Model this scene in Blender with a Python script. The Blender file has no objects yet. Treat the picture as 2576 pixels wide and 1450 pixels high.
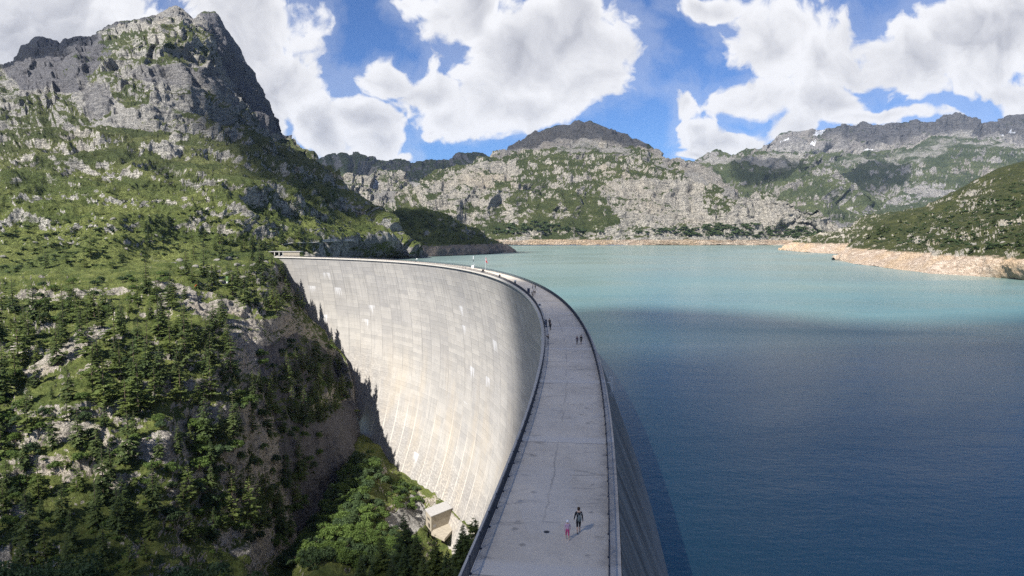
import bpy, math, random
import numpy as np
from mathutils import Vector, Matrix
random.seed(7); RNG = np.random.default_rng(7)
S = bpy.context.scene; COL = S.collection
# ------------------------------------------------------------------ camera (photo measured in a 2576 x 1450 frame)
FD, CX, CY, HOR, HC = 1700.0, 1288.0, 725.0, 586.0, 20.6
PIT = math.atan((CY-HOR)/FD); CP, SP = math.cos(PIT), math.sin(PIT)
WATER = -16.0
def ray(px, py):
    px = np.asarray(px, float); py = np.asarray(py, float)
    a = (px-CX)/FD; b = (CY-py)/FD
    return np.stack([a, CP+b*SP, -SP+b*CP], -1)
def pt(px, py, Y):
    r = ray(px, py); k = np.asarray(Y, float)/r[..., 1]
    p = r*k[..., None]; p[..., 2] += HC
    return p
def ground(px, py, z=0.0):
    r = ray(px, py); k = (z-HC)/r[..., 2]
    p = r*np.asarray(k)[..., None]; p[..., 2] += HC
    return p
def project(P):
    P = np.asarray(P, float); z = P[..., 2]-HC
    d = P[..., 1]*CP - z*SP; u = P[..., 1]*SP + z*CP
    return CX+FD*P[..., 0]/d, CY-FD*u/d
cam = bpy.data.cameras.new('camera'); cam.lens = 36*FD/2576; cam.sensor_width = 36
cam.clip_start = .5; cam.clip_end = 40000
co = bpy.data.objects.new('camera', cam); COL.objects.link(co)
co.location = (0, 0, HC); co.rotation_euler = (math.pi/2-PIT, 0, 0); S.camera = co
# ------------------------------------------------------------------ noise
PERM = np.random.default_rng(3).permutation(256); PERM = np.concatenate([PERM, PERM, PERM])
GR = np.random.default_rng(4).normal(size=(256, 3)); GR /= np.linalg.norm(GR, axis=1)[:, None]
def perlin(P, seed=0):
    P = P+np.array([seed*17.31, seed*7.77, seed*3.19])
    i = np.floor(P).astype(np.int64); f = P-i; i &= 255
    u = f*f*f*(f*(f*6-15)+10); out = 0
    for dx in (0, 1):
        wx = u[:, 0] if dx else 1-u[:, 0]
        for dy in (0, 1):
            wy = u[:, 1] if dy else 1-u[:, 1]
            for dz in (0, 1):
                wz = u[:, 2] if dz else 1-u[:, 2]
                h = PERM[(PERM[(PERM[(i[:, 0]+dx) & 255]+i[:, 1]+dy) & 255]+i[:, 2]+dz) & 255]
                g = GR[h]
                out = out+wx*wy*wz*(g[:, 0]*(f[:, 0]-dx)+g[:, 1]*(f[:, 1]-dy)+g[:, 2]*(f[:, 2]-dz))
    return out*1.5
def fbm(P, scale, octv=5, gain=.5, seed=0, ridged=False):
    q = P/np.asarray(scale, float); a = 1.0; s = 0; tot = 0
    for o in range(octv):
        n = perlin(q, seed+o*1.7)
        if ridged: n = 1-2*np.abs(n)
        s = s+a*n; tot += a; a *= gain; q = q*2.03
    return s/tot
def sstep(a, b, x):
    t = np.clip((x-a)/(b-a), 0, 1); return t*t*(3-2*t)
def inpoly(x, y, poly):
    c = np.zeros(x.shape, bool); n = len(poly)
    for i in range(n):
        x1, y1 = poly[i]; x2, y2 = poly[(i+1) % n]
        if y1 == y2: continue
        m = ((y1 > y) != (y2 > y)) & (x < (x2-x1)*(y-y1)/(y2-y1)+x1)
        c ^= m
    return c
# ------------------------------------------------------------------ objects
def tag(o, label=None, cat=None, group=None, kind=None):
    if label: o['label'] = label
    if cat: o['category'] = cat
    if group: o['group'] = group
    if kind: o['kind'] = kind
    return o
def link(name, me, mat=None, parent=None):
    o = bpy.data.objects.new(name, me); COL.objects.link(o)
    if mat is not None:
        for m in (mat if isinstance(mat, (list, tuple)) else [mat]): me.materials.append(m)
    if parent is not None: o.parent = parent
    return o
def empty(name, loc, rz=0):
    o = bpy.data.objects.new(name, None); COL.objects.link(o); o.location = loc; o.rotation_euler = (0, 0, rz)
    o.empty_display_size = .3
    return o
def mesh_np(name, V, F, smooth=False, attrs=None, uv=None, mi=None):
    me = bpy.data.meshes.new(name); V = np.asarray(V, np.float32); F = np.asarray(F, np.int32)
    k = F.shape[1]
    me.vertices.add(len(V)); me.vertices.foreach_set('co', V.ravel())
    me.loops.add(F.size); me.loops.foreach_set('vertex_index', F.ravel())
    me.polygons.add(len(F)); me.polygons.foreach_set('loop_start', np.arange(0, F.size, k, dtype=np.int32))
    me.polygons.foreach_set('loop_total', np.full(len(F), k, np.int32))
    if mi is not None: me.polygons.foreach_set('material_index', np.asarray(mi, np.int32))
    me.polygons.foreach_set('use_smooth', np.full(len(F), smooth, bool))
    if uv is not None:
        l = me.uv_layers.new(name='UVMap'); l.data.foreach_set('uv', np.asarray(uv, np.float32)[F.ravel()].ravel())
    for n, a in (attrs or {}).items():
        at = me.attributes.new(n, 'FLOAT', 'POINT'); at.data.foreach_set('value', np.asarray(a, np.float32))
    me.update(calc_edges=True)
    return me
class MB:                                   # small mesh collector
    def __init__(s): s.v = []; s.f = []; s.m = []
    def add(s, V, F, m=0):
        o = len(s.v); s.v += [tuple(map(float, p)) for p in V]
        for f in F: s.f.append(tuple(i+o for i in f)); s.m.append(m)
    def box(s, c, d, rz=0, m=0, taper=1.0):
        c = np.asarray(c, float); hx, hy, hz = d[0]/2, d[1]/2, d[2]/2; V = []
        for z, t in ((-hz, 1), (hz, taper)):
            for x, y in ((-hx, -hy), (hx, -hy), (hx, hy), (-hx, hy)):
                x2, y2 = x*t, y*t
                V.append((c[0]+x2*math.cos(rz)-y2*math.sin(rz), c[1]+x2*math.sin(rz)+y2*math.cos(rz), c[2]+z))
        s.add(V, [(3, 2, 1, 0), (4, 5, 6, 7), (0, 1, 5, 4), (1, 2, 6, 5), (2, 3, 7, 6), (3, 0, 4, 7)], m)
    def bar(s, a, b, w, h=None, m=0, n=0):      # box bar (n=0) or round tube from a to b
        a = Vector(a); b = Vector(b); d = (b-a)
        if d.length < 1e-6: return
        d.normalize(); up = Vector((0, 0, 1)) if abs(d.z) < .95 else Vector((1, 0, 0))
        x = d.cross(up).normalized(); y = x.cross(d).normalized(); h = h or w
        if n == 0:
            offs = [(-w/2, -h/2), (w/2, -h/2), (w/2, h/2), (-w/2, h/2)]
        else:
            offs = [(w/2*math.cos(2*math.pi*i/n), w/2*math.sin(2*math.pi*i/n)) for i in range(n)]
        k = len(offs); V = [a+x*p+y*q for p, q in offs]+[b+x*p+y*q for p, q in offs]
        F = [(i, (i+1) % k, k+(i+1) % k, k+i) for i in range(k)]+[tuple(range(k))[::-1], tuple(range(k, 2*k))]
        s.add(V, F, m)
    def lathe(s, c, prof, n=12, m=0):
        V = []; F = []
        for r, z in prof:
            for i in range(n): V.append((c[0]+r*math.cos(2*math.pi*i/n), c[1]+r*math.sin(2*math.pi*i/n), c[2]+z))
        for j in range(len(prof)-1):
            for i in range(n): F.append((j*n+i, j*n+(i+1) % n, (j+1)*n+(i+1) % n, (j+1)*n+i))
        F += [tuple(range(n))[::-1], tuple(range((len(prof)-1)*n, len(prof)*n))]
        s.add(V, F, m)
    def build(s, name, mat, parent=None, smooth=False):
        me = bpy.data.meshes.new(name); me.from_pydata(s.v, [], s.f); me.polygons.foreach_set('material_index', s.m)
        if smooth: me.polygons.foreach_set('use_smooth', [True]*len(s.f))
        me.update(); return link(name, me, mat, parent)
# ------------------------------------------------------------------ node helper
class NT:
    def __init__(s, mat):
        s.t = mat.node_tree; s.t.nodes.clear()
    def n(s, typ, ins=None, **kw):
        nd = s.t.nodes.new(typ)
        for k, v in kw.items(): setattr(nd, k, v)
        for k, v in (ins or {}).items():
            sock = nd.inputs[k]
            if isinstance(v, bpy.types.NodeSocket): s.t.links.new(v, sock)
            else: sock.default_value = v
        return nd
    def m(s, op, a, b=0.0, c=None, clamp=False):
        nd = s.t.nodes.new('ShaderNodeMath'); nd.operation = op; nd.use_clamp = clamp
        for i, v in enumerate((a, b) if c is None else (a, b, c)):
            if isinstance(v, bpy.types.NodeSocket): s.t.links.new(v, nd.inputs[i])
            else: nd.inputs[i].default_value = v
        return nd.outputs[0]
    def v(s, op, a, b=None):
        nd = s.t.nodes.new('ShaderNodeVectorMath'); nd.operation = op
        for i, q in enumerate((a, b)):
            if q is None: continue
            if isinstance(q, bpy.types.NodeSocket): s.t.links.new(q, nd.inputs[i])
            else: nd.inputs[i].default_value = q
        return nd.outputs[0]
    def ss(s, x, a, b, lo=0.0, hi=1.0):
        nd = s.n('ShaderNodeMapRange', interpolation_type='SMOOTHSTEP')
        for k, q in zip(('Value', 'From Min', 'From Max', 'To Min', 'To Max'), (x, a, b, lo, hi)):
            if isinstance(q, bpy.types.NodeSocket): s.t.links.new(q, nd.inputs[k])
            else: nd.inputs[k].default_value = q
        return nd.outputs[0]
    def mix(s, f, a, b, blend='MIX'):
        nd = s.t.nodes.new('ShaderNodeMix'); nd.data_type = 'RGBA'; nd.blend_type = blend
        for k, q in ((0, f), (6, a), (7, b)):
            if isinstance(q, bpy.types.NodeSocket): s.t.links.new(q, nd.inputs[k])
            else: nd.inputs[k].default_value = (tuple(q)+(1,) if isinstance(q, (tuple, list)) and len(q) == 3 else q)
        return nd.outputs[2]
    def noise(s, vec, scale, detail=4, rough=.55, dist=0.0):
        return s.n('ShaderNodeTexNoise', {'Vector': vec, 'Scale': scale, 'Detail': detail, 'Roughness': rough, 'Distortion': dist}).outputs[0]
    def attr(s, name):
        return s.n('ShaderNodeAttribute', attribute_name=name).outputs['Fac']
    def pos(s): return s.n('ShaderNodeNewGeometry').outputs['Position']
    def out(s, col, rough=.8, bump=None, bstr=.5, bdist=1.0, spec=.3, **kw):
        b = s.n('ShaderNodeBsdfPrincipled', {'Roughness': rough, 'Specular IOR Level': spec})
        if isinstance(col, bpy.types.NodeSocket): s.t.links.new(col, b.inputs['Base Color'])
        else: b.inputs['Base Color'].default_value = tuple(col)+(1,)
        for k, q in kw.items():
            q2 = b.inputs[k.replace('_', ' ')]
            if isinstance(q, bpy.types.NodeSocket): s.t.links.new(q, q2)
            else: q2.default_value = q
        if bump is not None:
            bp = s.n('ShaderNodeBump', {'Height': bump, 'Strength': bstr, 'Distance': bdist})
            s.t.links.new(bp.outputs[0], b.inputs['Normal'])
        o = s.n('ShaderNodeOutputMaterial', {'Surface': b.outputs[0]})
        return b
def newmat(name):
    m = bpy.data.materials.new(name); m.use_nodes = True
    return m, NT(m)
def plain(name, col, rough=.6, var=.25, scale=3.0, metal=0.0):
    m, t = newmat(name); tc = t.n('ShaderNodeTexCoord').outputs['Object']
    n = t.noise(tc, scale, 4)
    c = t.mix(n, tuple(x*(1-var) for x in col), tuple(min(1, x*(1+var)) for x in col))
    t.out(c, rough, Metallic=metal); return m
# ------------------------------------------------------------------ light and sky
EXPO = 1.1; KE = 2**-EXPO
SUN_E = math.radians(44); az = math.atan2(-.62, -.785)
LV = np.array([math.cos(SUN_E)*math.sin(az), math.cos(SUN_E)*math.cos(az), math.sin(SUN_E)])
sl = bpy.data.lights.new('sun', 'SUN'); sl.energy = 5.0; sl.angle = math.radians(.53); sl.color = (1, .955, .885)
so = bpy.data.objects.new('sun', sl); COL.objects.link(so); so.location = (-300, -200, 400)
so.rotation_euler = Vector(LV).to_track_quat('Z', 'Y').to_euler()
S.view_settings.view_transform = 'Standard'; S.view_settings.look = 'None'; S.view_settings.exposure = EXPO; S.view_settings.gamma = 1
W = bpy.data.worlds.new('World'); S.world = W; W.use_nodes = True
w = NT(W)
sky = w.n('ShaderNodeTexSky', sky_type='NISHITA', sun_disc=False, sun_elevation=SUN_E, sun_rotation=az, altitude=1950, air_density=1.0, dust_density=.3, ozone_density=1.6)
dirv = w.n('ShaderNodeTexCoord').outputs['Generated']
sep = w.n('ShaderNodeSeparateXYZ', {0: dirv}); dx, dy, dz = sep.outputs
yy = w.m('MAXIMUM', dy, .12)
U = w.m('DIVIDE', dx, yy); V_ = w.m('DIVIDE', dz, yy)
cv = w.n('ShaderNodeCombineXYZ', {0: U, 1: V_, 2: 0.35}).outputs[0]
BL = [  # px, py, rx, ry, weight : where the cumulus banks stand
 (130, 70, 560, 250, 1.25), (600, 60, 225, 200, 1.15), (690, 220, 150, 190, 1.1), (790, 330, 130, 120, 1.1), (900, 300, 140, 80, 1.05), (930, 360, 110, 60, 1.0),
 (1010, 398, 60, 24, .8), (650, 330, 120, 120, 1.1),
 (975, 185, 95, 58, 1.0), (1070, 235, 120, 85, 1.1), (1120, 300, 120, 62, 1.05), (1335, 120, 255, 190, 1.25), (1460, 50, 135, 140, 1.15), (1470, 205, 140, 115, 1.15),
 (1300, 255, 190, 80, 1.1), (1040, 20, 75, 40, .72), (1200, 40, 140, 110, 1.1), (1090, 335, 60, 30, .8),
 (1790, 8, 105, 30, .95), (1950, 105, 150, 130, 1.15), (1885, 235, 125, 85, 1.1), (1715, 245, 82, 55, 1.0), (1760, 305, 88, 44, 1.0), (1840, 350, 160, 60, 1.1),
 (2270, 170, 300, 135, 1.2), (2480, 110, 260, 150, 1.25), (2090, 255, 190, 95, 1.1), (2060, 150, 110, 95, 1.0), (2560, 250, 190, 70, 1.1), (1755, 392, 80, 26, 1.0), (2180, 300, 330, 40, .95), (2000, 330, 130, 60, 1.0)]
warp = w.n('ShaderNodeTexNoise', {'Vector': cv, 'Scale': 7.0, 'Detail': 3.0, 'Roughness': .5})
wv = w.v('SUBTRACT', warp.outputs['Color'], (.5, .5, .5)); wv = w.v('MULTIPLY', wv, (.11, .09, 0))
cw = w.v('ADD', cv, wv)
fld = None
for (px, py, rx, ry, wt) in BL:
    r = ray(px, py); u0, v0 = r[0]/r[1], r[2]/r[1]
    d = w.v('SUBTRACT', cw, (u0, v0, .35)); d = w.v('MULTIPLY', d, (FD/rx*.94, FD/ry*.94, 0))
    ln = w.n('ShaderNodeVectorMath', {0: d}, operation='LENGTH').outputs['Value']
    f = w.m('MULTIPLY', w.m('SUBTRACT', 1.0, ln), wt)
    fld = f if fld is None else w.m('SMOOTH_MAX', fld, f, .12)
# behind and above the camera the cover is plain broken cloud
sph = w.v('MULTIPLY', dirv, (2.2, 2.2, 3.0))
gen = w.m('MULTIPLY', w.m('SUBTRACT', w.noise(sph, 1.3, 3), .5), 2.2)
fld = w.m('MAXIMUM', fld, -1.0)
front = w.ss(dy, .25, .4)
fld = w.m('ADD', w.m('MULTIPLY', fld, front), w.m('MULTIPLY', gen, w.m('SUBTRACT', 1.0, front)))
n1 = w.noise(cw, 8.0, 12, .60)
def billow(vec, sc): return w.m('SUBTRACT', 1.0, w.n('ShaderNodeTexVoronoi', {'Vector': vec, 'Scale': sc, 'Detail': 2.0, 'Roughness': .5, 'Lacunarity': 2.1, 'Smoothness': .55}, feature='SMOOTH_F1').outputs['Distance'])
wb = w.n('ShaderNodeTexNoise', {'Vector': cw, 'Scale': 20.0, 'Detail': 5.0, 'Roughness': .6}).outputs['Color']
cb = w.v('ADD', cw, w.v('MULTIPLY', w.v('SUBTRACT', wb, (.5, .5, .5)), (.06, .06, 0)))
b1 = billow(cb, 15.0)
sh1 = w.v('ADD', cb, (-.010, .014, 0)); b2 = billow(sh1, 15.0)
n3 = w.noise(cw, 3.6, 5, .55)
nb = w.m('SUBTRACT', n1, .5)
dens = w.m('ADD', fld, w.m('ADD', w.m('MULTIPLY', nb, 1.7), w.m('MULTIPLY', w.m('SUBTRACT', b1, .42), .72)))
alpha = w.ss(dens, .0, .27)
thin = w.m('MULTIPLY', w.ss(w.m('ADD', fld, w.m('MULTIPLY', nb, 3.4)), -.30, .35), .20)
alpha = w.m('MAXIMUM', alpha, thin)
thick = w.ss(w.m('ADD', dens, w.m('MULTIPLY', w.m('SUBTRACT', n3, .5), .9)), .15, .95)
soft = w.m('SUBTRACT', w.noise(cw, 7.0, 5, .55), w.noise(w.v('ADD', cw, (-.02, .03, 0)), 7.0, 3, .5))
relief = w.m('ADD', w.m('MULTIPLY', w.m('SUBTRACT', b1, b2), .30), w.m('MULTIPLY', soft, .48))
lum = w.m('ADD', w.m('SUBTRACT', .97, w.m('MULTIPLY', thick, .28)), relief)
lum = w.m('MINIMUM', w.m('MAXIMUM', lum, .54), .99)
ccol = w.mix(w.ss(lum, .45, .95), (.93, .945, 1.04), (.99, .99, 1.02))
ccol = w.n('ShaderNodeVectorMath', {0: ccol, 3: lum}, operation='SCALE').outputs[0]
SKYS = .115*KE
skyc = w.n('ShaderNodeVectorMath', {0: sky.outputs[0], 3: SKYS}, operation='SCALE').outputs[0]
skyc = w.v('MULTIPLY', skyc, (.43, .70, 1.10))
ccol = w.v('MULTIPLY', ccol, (KE, KE, KE))
fin = w.mix(alpha, skyc, ccol)
bg = w.n('ShaderNodeBackground', {'Color': fin, 'Strength': 1.0})
w.n('ShaderNodeOutputWorld', {'Surface': bg.outputs[0]})
W.cycles.sampling_method = 'MANUAL'; W.cycles.sample_map_resolution = 512
# ------------------------------------------------------------------ materials
def mk_terrain(name, sc, rock=((.10, .10, .11), (.34, .325, .295)), grass=((.035, .055, .014), (.075, .10, .026), (.12, .13, .045)), band=False, rthr=.5, bump=1.0, strata=1.0, bd=.13):
    m, t = newmat(name); p = t.pos(); q = t.v('MULTIPLY', p, (1/sc, 1/sc, 1/sc))
    z = t.n('ShaderNodeSeparateXYZ', {0: p}).outputs[2]
    rk = t.attr('rock'); scr = t.attr('scree'); snw = t.attr('snow'); drk = t.attr('dark')
    nA = t.noise(t.v('MULTIPLY', q, (.75, .75, 1.7)), 1.0, 9, .58, .5); nB = t.noise(q, 6.0, 7, .62, .4); nC = t.noise(q, .25, 3)
    qs = t.v('MULTIPLY', q, (1, 1, 4.0*strata)); nS = t.noise(qs, 2.2, 6, .6, .6)
    vor = t.n('ShaderNodeTexVoronoi', {'Vector': t.v('ADD', t.v('MULTIPLY', q, (4.0, 4.0, 6.5)), t.v('MULTIPLY', t.n('ShaderNodeTexNoise', {'Vector': q, 'Scale': 5.0, 'Detail': 4.0}).outputs['Color'], (1.6, 1.6, 1.6)))}, feature='DISTANCE_TO_EDGE').outputs['Distance']
    crack = t.ss(vor, 0.0, .09)
    rf = t.m('ADD', rk, t.m('ADD', t.m('MULTIPLY', t.m('SUBTRACT', nA, .5), 2.5), t.m('MULTIPLY', t.m('SUBTRACT', nB, .5), 1.0)))
    rf = t.ss(rf, rthr-.12, rthr+.12)
    tone = t.m('ADD', t.m('MULTIPLY', nS, .65), t.m('MULTIPLY', nB, .45))
    rc = t.mix(t.ss(tone, .36, .60), rock[0], rock[1])
    rc = t.mix(t.m('MULTIPLY', t.m('SUBTRACT', 1.0, crack), .58), rc, tuple(x*.30 for x in rock[0]))
    rc = t.mix(t.ss(nC, .45, .75, 0, .45), rc, tuple(a*b for a, b in zip(rock[1], (.95, .86, .72))))
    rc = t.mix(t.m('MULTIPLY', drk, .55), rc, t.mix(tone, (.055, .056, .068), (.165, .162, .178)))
    gc = t.mix(t.ss(nA, .38, .62), grass[0], grass[1]); gc = t.mix(t.ss(nB, .55, .75, 0, .7), gc, grass[2])
    gc = t.mix(t.ss(nB, .46, .32, 0, .4), gc, tuple(x*.6 for x in grass[0]))
    if name == 'peak_rock': gc = t.mix(t.ss(z, 130, 20, 0, .9), gc, t.mix(t.ss(nA, .38, .62), (.080, .106, .028), (.155, .178, .050)))
    c = t.mix(rf, gc, rc)
    sf = t.ss(t.m('ADD', scr, t.m('MULTIPLY', t.m('SUBTRACT', nA, .5), .9)), .42, .6)
    c = t.mix(sf, c, t.mix(nB, (.23, .22, .205), (.40, .385, .355)))
    c = t.mix(t.ss(t.m('ADD', snw, t.m('MULTIPLY', t.m('SUBTRACT', nB, .5), .5)), .45, .55), c, (.86, .88, .92))
    h = t.m('ADD', t.m('MULTIPLY', nB, 1.0), t.m('ADD', nS, t.m('MULTIPLY', crack, .25)))
    if band:
        zz = t.m('ADD', z, t.m('ADD', t.m('MULTIPLY', t.m('SUBTRACT', nA, .5), 9.0), t.m('MULTIPLY', t.m('SUBTRACT', nB, .5), 4.0)))
        bf = t.ss(zz, -1.0, 1.2, 1.0, 0.0)
        bc = t.mix(t.ss(nS, .35, .68), (.42, .315, .23), (.74, .62, .50)); bc = t.mix(t.ss(nC, .4, .7, 0, .8), bc, (.58, .42, .26))
        bc = t.mix(t.m('MULTIPLY', t.m('SUBTRACT', 1.0, crack), .35), bc, (.16, .115, .08))
        bc = t.mix(t.m('MULTIPLY', drk, .9), bc, t.mix(tone, (.17, .145, .125), (.33, .29, .25)))
        c = t.mix(bf, c, bc)
    t.out(c, .9, h, 1.0*bump, sc*bd, .15)
    return m
def mk_concrete_face():
    m, t = newmat('dam_concrete'); uv = t.n('ShaderNodeUVMap').outputs[0]
    sx = t.n('ShaderNodeSeparateXYZ', {0: uv}); s_, d_ = sx.outputs[0], sx.outputs[1]
    wob = t.m('MULTIPLY', t.m('SUBTRACT', t.noise(uv, .15, 3), .5), .5)
    sw = t.m('ADD', s_, wob)
    BW, LH = 14.0, 3.0
    bx = t.m('DIVIDE', sw, BW); ly = t.m('DIVIDE', t.m('ADD', d_, t.m('MULTIPLY', wob, .5)), LH)
    bi = t.m('FLOOR', bx); fx = t.m('FRACT', bx); li = t.m('FLOOR', ly); fy = t.m('FRACT', ly)
    # joints between the cast blocks and the lifts
    ex = t.m('MULTIPLY', t.m('MINIMUM', fx, t.m('SUBTRACT', 1.0, fx)), BW)
    ey = t.m('MULTIPLY', t.m('MINIMUM', fy, t.m('SUBTRACT', 1.0, fy)), LH)
    nlong = t.noise(t.v('MULTIPLY', uv, (.5, .03, 1)), 1.0, 4)
    jx = t.m('MULTIPLY', t.ss(ex, .12, .42, 1, 0), t.ss(nlong, .35, .6, .25, 1.0))
    jy = t.m('MULTIPLY', t.ss(ey, .04, .18, 1, 0), t.ss(t.noise(t.v('MULTIPLY', uv, (.05, .5, 1)), 1.0, 4), .34, .54))
    cell = t.n('ShaderNodeTexWhiteNoise', {'Vector': t.n('ShaderNodeCombineXYZ', {0: bi, 1: li, 2: 3.0}).outputs[0]}, noise_dimensions='3D').outputs['Value']
    blk = t.n('ShaderNodeTexWhiteNoise', {'Vector': t.n('ShaderNodeCombineXYZ', {0: bi, 1: t.m('FLOOR', t.m('DIVIDE', li, 4.0)), 2: 8.0}).outputs[0]}, noise_dimensions='3D').outputs['Value']
    big = t.noise(uv, .018, 4); mid = t.noise(uv, .16, 6, .6); fine = t.noise(uv, 1.3, 5, .65)
    st1 = t.noise(t.v('MULTIPLY', uv, (.55, .022, 1)), 1.0, 7, .65, .1)      # long vertical runs
    st2 = t.noise(t.v('MULTIPLY', uv, (1.7, .05, 1)), 1.0, 6, .65)
    base = t.mix(t.ss(big, .35, .65), (.308, .294, .275), (.372, .352, .322))
    base = t.mix(t.m('MULTIPLY', t.m('SUBTRACT', cell, .5), .35), base, (.5, .48, .45))
    base = t.mix(t.ss(cell, .5, 0.0, 0, .30), base, (.19, .187, .185))
    base = t.mix(t.ss(blk, .5, 1.0, 0, .3), base, (.21, .207, .215))
    base = t.mix(t.ss(mid, .48, .7, 0, .4), base, (.20, .195, .19))
    # rusty yellow wash low down on the face
    yel = t.m('MULTIPLY', t.ss(d_, 40, 110), t.ss(t.noise(t.v('MULTIPLY', uv, (.05, .018, 1)), 1.0, 4), .42, .68))
    base = t.mix(t.m('MULTIPLY', yel, .42), base, (.42, .335, .22))
    topd = t.ss(d_, 45, 0, 0, 1)
    dk = t.m('MULTIPLY', t.ss(st1, .50, .72), t.m('ADD', .42, t.m('MULTIPLY', topd, .40)))
    base = t.mix(dk, base, (.115, .112, .11))
    base = t.mix(t.m('MULTIPLY', t.ss(st2, .57, .75), .5), base, (.70, .67, .62))
    base = t.mix(t.m('MULTIPLY', t.ss(t.noise(t.v('MULTIPLY', uv, (2.6, .07, 7)), 1.0, 5, .6), .56, .70), t.m('ADD', .15, t.m('MULTIPLY', topd, .4))), base, (.20, .195, .19))
    # dark bricky zone close to the rock at the toe
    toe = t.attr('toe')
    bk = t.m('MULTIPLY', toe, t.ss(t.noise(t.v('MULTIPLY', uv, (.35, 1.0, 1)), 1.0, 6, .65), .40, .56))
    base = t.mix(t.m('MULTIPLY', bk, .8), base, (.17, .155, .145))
    # lime runs: start at a lift joint, fray out downwards
    L2 = 12.0; l2 = t.m('DIVIDE', d_, L2); li2 = t.m('FLOOR', l2); fy2 = t.m('FRACT', l2)
    hb = t.m('DIVIDE', sw, 10.0); hbi = t.m('FLOOR', hb); fx2 = t.m('FRACT', hb)
    r2 = t.n('ShaderNodeTexWhiteNoise', {'Vector': t.n('ShaderNodeCombineXYZ', {0: hbi, 1: li2, 2: 27.0}).outputs[0]}, noise_dimensions='3D').outputs['Value']
    act = t.m('GREATER_THAN', r2, t.m('ADD', .925, t.ss(d_, 30, 90, 0, .07)))
    frn = t.noise(t.v('MULTIPLY', uv, (.9, .012, 1)), 1.0, 7, .72)
    lime = t.ss(t.m('SUBTRACT', t.m('MULTIPLY', t.m('SUBTRACT', frn, .38), 3.2), fy2), -.05, .22)
    lime = t.m('MULTIPLY', t.m('MULTIPLY', act, lime), t.ss(d_, 6.0, 11.0))
    lime = t.m('MULTIPLY', lime, t.ss(t.m('ABSOLUTE', t.m('SUBTRACT', fx2, .5)), .5, .25))
    lime = t.m('MULTIPLY', lime, t.ss(t.noise(t.v('MULTIPLY', uv, (2.2, .05, 1)), 1.0, 5, .7), .35, .55, .35, 1.0))
    base = t.mix(t.m('MULTIPLY', lime, .6), base, (.66, .67, .70))
    wj = t.m('MULTIPLY', t.ss(ex, .2, .75, 1, 0), t.ss(d_, 60, 120))
    base = t.mix(t.m('MULTIPLY', wj, t.ss(st1, .35, .6, .9, .3)), base, (.66, .60, .52))
    jd = t.m('MULTIPLY', jx, t.ss(d_, 130, 60, .25, .85))
    base = t.mix(jd, base, (.15, .145, .14))
    base = t.mix(t.m('MULTIPLY', jy, .40), base, t.mix(t.ss(cell, .5, .6), (.17, .165, .16), (.46, .45, .43)))
    base = t.mix(.14, base, t.mix(fine, (.2, .2, .2), (.7, .69, .66)))
    h = t.m('SUBTRACT', t.m('MULTIPLY', fine, .4), t.m('ADD', jx, t.m('MULTIPLY', jy, .6)))
    t.out(base, .85, h, .5, .25, .25); return m
def mk_upstream():
    m, t = newmat('wet_concrete'); uv = t.n('ShaderNodeUVMap').outputs[0]
    st = t.noise(t.v('MULTIPLY', uv, (.5, .045, 1)), 1.0, 7, .66); st2 = t.noise(t.v('MULTIPLY', uv, (1.2, .03, 1)), 1.0, 5, .6)
    d_ = t.n('ShaderNodeSeparateXYZ', {0: uv}).outputs[1]
    c = t.mix(t.ss(st, .36, .66), (.115, .10, .085), (.29, .255, .215))
    c = t.mix(t.ss(st2, .60, .74, 0, .75), c, (.50, .45, .39))
    c = t.mix(t.ss(t.m('ADD', d_, t.m('MULTIPLY', t.noise(uv, .6, 4), 8.0)), 9, 18, 0, .65), c, (.30, .275, .245))
    t.out(c, .8, t.noise(uv, 1.5, 5), .35, .2, .3); return m
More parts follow.
